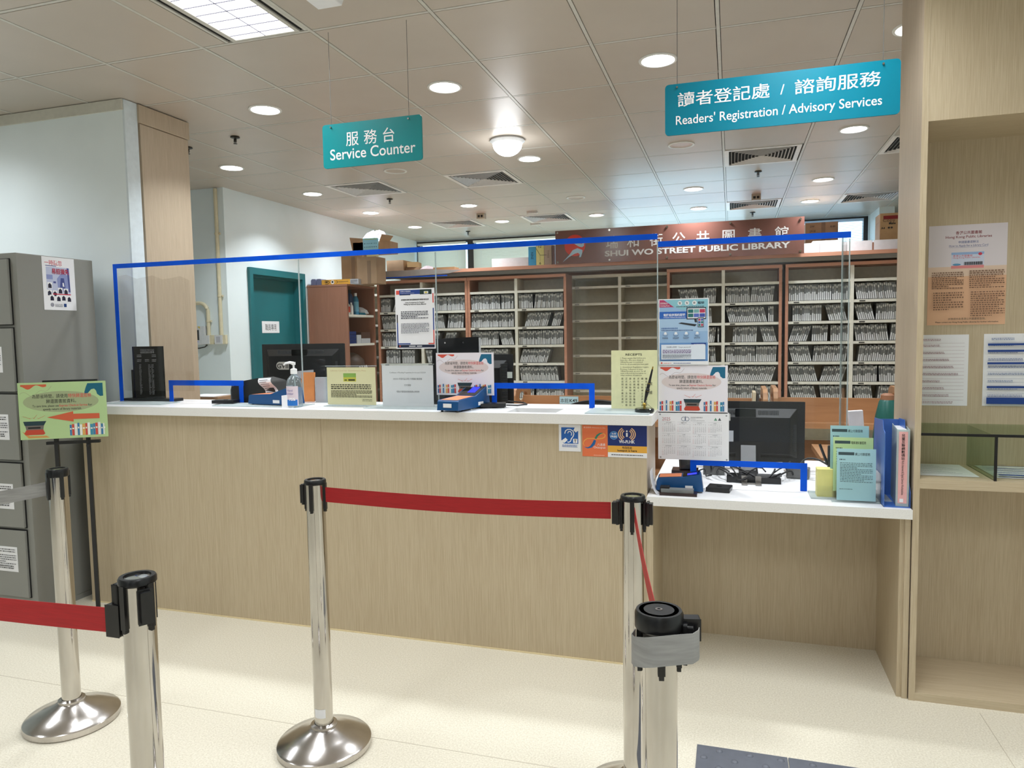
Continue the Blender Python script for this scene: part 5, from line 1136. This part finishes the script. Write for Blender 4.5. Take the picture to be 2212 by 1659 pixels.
def wobbly(n, lab, x0, y0, z0, x1, y1, z1, tapes=(), flaps=(), grp='cardboard boxes on the cupboard', rz=0):
    t = thing(n, lab, 'cardboard box', ((x0+x1)/2, (y0+y1)/2, z0+.0005), rz, group=grp); hx, hy, h = (x1-x0)/2, (y1-y0)/2, z1-z0
    MB().box(-hx,-hy,0,hx,hy,h,CARD).build('carton', t, bevel=.006)
    if tapes:
        b = MB()
        for u, za, zb in tapes: b.box(-hx+u*2*hx-.022,-hy-.001,za*h,-hx+u*2*hx+.022,-hy-.0002,zb*h,CARDD)
        b.build('packing_tape', t)
    for k, pts in enumerate(flaps): MB().add(pts+[(p[0],p[1]+.004,p[2]) for p in pts], [(0,1,2,3),(7,6,5,4),(0,4,5,1),(1,5,6,2),(2,6,7,3),(3,7,4,0)], CARD).build('flap', t)
    return t
wobbly('cardboard_box', 'tall taped cardboard box at the left of the pile on the cupboard', -4.165, 7.14, 2.0205, -3.90, 7.40, 2.37, tapes=((.55,0,.9),(.8,.3,.6)))
wobbly('cardboard_box', 'taller-than-wide cardboard box in front of the pile, above the end of the cupboard', -3.895, 7.0, 2.0205, -3.66, 7.22, 2.31, tapes=((.62,0,.85),))
wobbly('cardboard_box', 'long cardboard box with a round mark, on the shelving rail right of the pile', -3.80, 7.52, 2.1855, -3.59, 7.80, 2.315, tapes=())
ob = wobbly('cardboard_box', 'open cardboard box with flaps and a blue label, topmost of the pile', -4.07, 7.24, 2.3705, -3.61, 7.44, 2.50, grp='cardboard boxes on the cupboard',
    flaps=([(.10,-.10,.13),(.23,-.10,.13),(.30,-.16,.17),(.16,-.16,.20)], [(-.23,-.10,.0),(-.10,-.10,.0),(-.10,-.10,.17),(-.27,-.10,.19)]))
b = sheet(.19, .27, ink((140,200,226))); b.rect(0,0,.19,.10,ink((226,226,180))); b.rect(.02,.255,.17,.262,ink((170,200,120))); b.greek(.015,.13,.175,.245,3,ink((40,80,110)),RND,.25); b.build('label_sheet', ob, loc=(-.10,-.1065,-.10))
b = MB(); rr_ = random.Random(8); rings = [(.17,0),(.19,.03),(.17,.07),(.12,.12),(.09,.15),(.03,.165)]
b.lathe(rings, M('white_plastic_bag', (214,210,222), rough=.4), n=18); b.v = [(x*1.0+rr_.uniform(-.02,.02), y*.45+rr_.uniform(-.01,.01), z+rr_.uniform(-.018,.018)) for x, y, z in b.v]
bg = b.build('plastic_bag', loc=(-3.84,7.335,2.46), label='crumpled white plastic bag bulging out of the open topmost box', cat='plastic bag')
MB().tube([(.15,-.06,.10),(.17,-.07,.05),(.19,-.07,.03)], .012, BLACK, 8).build('knotted_handle', bg)
# parcels on the shelving top
RT = 2.1856
bx('parcel', -3.58, 7.56, RT, -3.42, 7.75, RT+.045, CARD, 'flat brown parcel under the tan one, left on the shelving top', 'parcel', 'parcels on the shelving top')
bx('parcel', -3.57, 7.55, RT+.046, -3.44, 7.72, RT+.105, M('tan_parcel',(190,156,108),rough=.6), 'tan parcel stacked on the flat brown one', 'parcel', 'parcels on the shelving top', rz=.2)
b = MB(); b.lathe([(.07,0),(.085,.02),(.06,.045),(.02,.06)], M('pinkish_wrap', (206,190,196), rough=.4), n=10); b.v = [(x+rr_.uniform(-.01,.01), y*.7, max(z,0)) for x, y, z in b.v]; b.build('wrapped_bundle', loc=(-3.33,7.6,RT), label='pinkish crumpled wrapping right of the tan parcel', cat='wrapping')
bx('parcel', -3.24, 7.56, RT, -2.98, 7.70, RT+.03, M('kraft_envelope',(168,132,92),rough=.65), 'flat kraft parcel near the middle of the shelving top', 'parcel', 'parcels on the shelving top')
t = thing('plastic_sheet_roll', 'silvery laminated sheet draped over the left end of the shelving rail', 'plastic sheet', (-4.0, 7.44, 2.105))
MB().prism([(0,0),(1.0,.03),(1.16,.06),(.7,.085),(.08,.082)], 'y', -.003, 0, M('silvery_film', (190,180,176), rough=.18, metal=.2)).build('film', t); MB().box(.06,-.0045,.002,.98,-.0032,.014,TAPE).build('blue_strip', t)
MB().box(0,0,0,.42,.3,.10,M('white_carton',(220,214,214),rough=.5)).build('white_carton', loc=(-2.55,7.6,RT), bevel=.002, label='long low white carton left of the standing clock books on the shelving', cat='box')
bk_ = thing('display_book', 'blue display book marked NINE standing on the shelving top', 'book', (-2.128,7.6,RT), group='clock books beside the name board'); MB().box(0,0,0,.086,.2,.21,M('sky_blue_cover',(64,160,206),rough=.5)).build('cover', bk_)
b = MB(); b.text('NINE', 0, 0, .040, ink((20,80,110)), w=.075, bold=.01); b.build('lettering', bk_, loc=(.028,0,.150), rot=(0,math.pi/2,0))
bk_ = thing('display_book', 'pale yellow display book with clock hands and the numbers 12 and 6', 'book', (-2.04,7.6,RT), group='clock books beside the name board'); MB().box(0,0,0,.087,.2,.235,M('pale_yellow_cover',(238,228,150),rough=.5)).build('cover', bk_)
b = MB(); b.text('12', .044, .195, .040, INK, al='c', bold=.01); b.text('6', .044, .015, .040, INK, al='c', bold=.01); b.line([(.0,.19),(.044,.115)], .004, INK); b.line([(.044,.115),(.115,.115)], .004, INK); b.line([(.044,.115),(.044,.05)], .002, INK); b.build('clock_print', bk_)
bk_ = thing('display_book', 'beige display book marked THREE next to the name board', 'book', (-1.950,7.6,RT), group='clock books beside the name board'); MB().box(0,0,0,.082,.2,.225,M('beige_cover',(196,172,150),rough=.5)).build('cover', bk_)
b = MB(); b.text('THREE', 0, 0, .026, ink((120,100,84)), w=.085); b.build('lettering', bk_, loc=(.036,0,.165), rot=(0,math.pi/2,0))
MB().box(0,0,0,.03,.2,.215,M('mauve_brown_cover',(126,96,90))).build('display_book', loc=(-1.862,7.6,RT), label='slim mauve-brown display book right of the beige one', cat='book', group='clock books beside the name board')
for k, (a, c, lab) in enumerate([(.668,.81,'small white file box just right of the name board'),(.813,1.05,'white file box, second right of the name board'),(1.053,1.275,'white file box, third right of the name board'),(1.29,1.52,'white file box nearest the display unit, past the brown gap')]):
    bx('file_carton', a, 7.6, RT, c, 7.85, RT+.10, M('white_file_box',(226,224,226),rough=.5), lab, 'box', 'white file boxes on the shelving')
MB().box(0,0,0,.012,.2,.08,BROWN).build('bookend', loc=(1.2765,7.6,RT), label='thin brown bookend between two white file boxes', cat='bookend')
t = bx('cardboard_box', .745, 8.3, 2.09, 1.065, 8.6, 2.575, CARD, 'cardboard box handwritten SW 2918 behind the white file boxes', 'cardboard box', tape=.55)
b = MB(); b.k = 60; b.text('SW', -.115, .435, .030, INK); b.text('2918', -.12, .385, .030, INK); b.text('K49', .085, .425, .030, INK); b.build('handwriting', t, loc=(0,-.15,0))
t = bx('cardboard_box', 1.40, 7.95, 2.1856, 1.62, 8.2, 2.50, M('paper_carton',(196,158,112),rough=.6), 'tan A4 paper carton with brown print near the display unit', 'cardboard box')
b = MB(); b.k = 60; b.text('Copy', -.085, .31, .045, ink((110,70,50)), w=.11); b.text('Mate', -.03, .285, .028, INK, w=.06, bold=.03); b.text('A4', -.10, .24, .03, INK, bold=.02); b.ell(-.03,.252,.010,.009,INK); b.ell(-.005,.252,.010,.009,INK); b.build('print', t, loc=(0,-.125,0))
t = bx('cardboard_box', 1.40, 7.95, 2.5005, 1.62, 8.2, 2.58, M('paper_carton'), 'carton lid with a dark red band on top of the A4 carton', 'cardboard box'); MB().box(-.08,-.1268,.02,.11,-.1255,.055,ink((140,30,34))).build('red_band', t)
t = thing('tall_cupboard', 'high rear cupboard carrying the cartons near the right back window', 'cupboard', (.66, 7.93, 0)); MB().box(0,.335,0,.45,.75,2.09,CREAM).build('body', t)
MB().box(-.115,0,0,.115,.18,.02,PAPER).build('white_tray', loc=(.865,7.62,2.2865), bevel=.004, label='white plastic tray lying on the file boxes below the SW carton', cat='tray')
# ================================================================ pipes and control panel on the recess wall
PM = M('cream_pipe_paint', (226,216,184), rough=.4)
t = thing('conduit_pipe', 'straight cream conduit running up the recess wall to the ceiling', 'pipe', (-4.54, 5.585, 0))
MB().tube([(0,0,1.485),(0,0,2.83)], .017, PM, 12).build('tube', t, smooth=60)
for z in (1.85, 2.42): MB().cyl(0,0,z-.008,z+.008,.022,PM,12).tube([(0,0,z),(.035,0,z)], .010, PM, 8).build('pipe_clip', t, smooth=40)
t = thing('conduit_pipe', 'bent cream conduit coming from the left over the control panel', 'pipe', (-4.68, 5.585, 0))
pts = [(-.40,0,1.79)]+[(-.09+.09*math.sin(a*.1571*1.0), 0, 1.70+.09*math.cos(a*.1571)) for a in range(11)]+[(.0,0,1.485)]
MB().tube(pts, .017, PM, 12).build('tube', t, smooth=60)
for z in (1.62,): MB().cyl(0,0,z-.008,z+.008,.022,PM,12).tube([(0,0,z),(.035,0,z)], .010, PM, 8).build('pipe_clip', t, smooth=40)
t = thing('control_panel', 'white wall control panel with a dark screen, half hidden by the pillar', 'control panel', (-4.94, 5.5998, 1.40))
MB().box(0,-.035,0,.225,0,.175,M('panel_white',(226,228,230),rough=.35)).build('housing', t, bevel=.004); MB().box(.02,-.037,.045,.165,-.0352,.14,M('dark_screen',(56,58,62),rough=.15,var=0)).build('screen', t)
b = MB(); b.poly([(.150,.172),(.178,.172),(.178,.150)], ink((226,196,60))); b.ell(.150,.03,.004,.004,ink((80,90,240)),10); b.build('stickers', t, loc=(0,-.036,0))
for x, lab in ((-4.745,'white square wall box under the bent conduit'),(-4.60,'white square wall box with a printed label under the straight conduit')):
    t = thing('wall_box', lab, 'electrical box', (x, 5.5998, 1.405), group='electrical boxes on the recess wall')
    MB().box(0,-.03,0,.115,0,.085,PM).build('back_box', t, bevel=.003); MB().box(.002,-.042,.002,.085,-.03,.083,M('panel_white')).build('cover', t, bevel=.003)
    if x > -4.7: MB().box(.02,-.0428,.015,.065,-.0422,.07,ink((190,190,196))).build('label', t)
MB().tube([(-4.86,5.57,1.40),(-4.84,5.56,1.375),(-4.78,5.56,1.368),(-4.72,5.57,1.38),(-4.70,5.58,1.40)], .006, BLACK2, 8).build('cable', smooth=60, label='short black cable looping under the wall control panel', cat='cable')
print('objects', len(bpy.data.objects), 'cases', cnt)
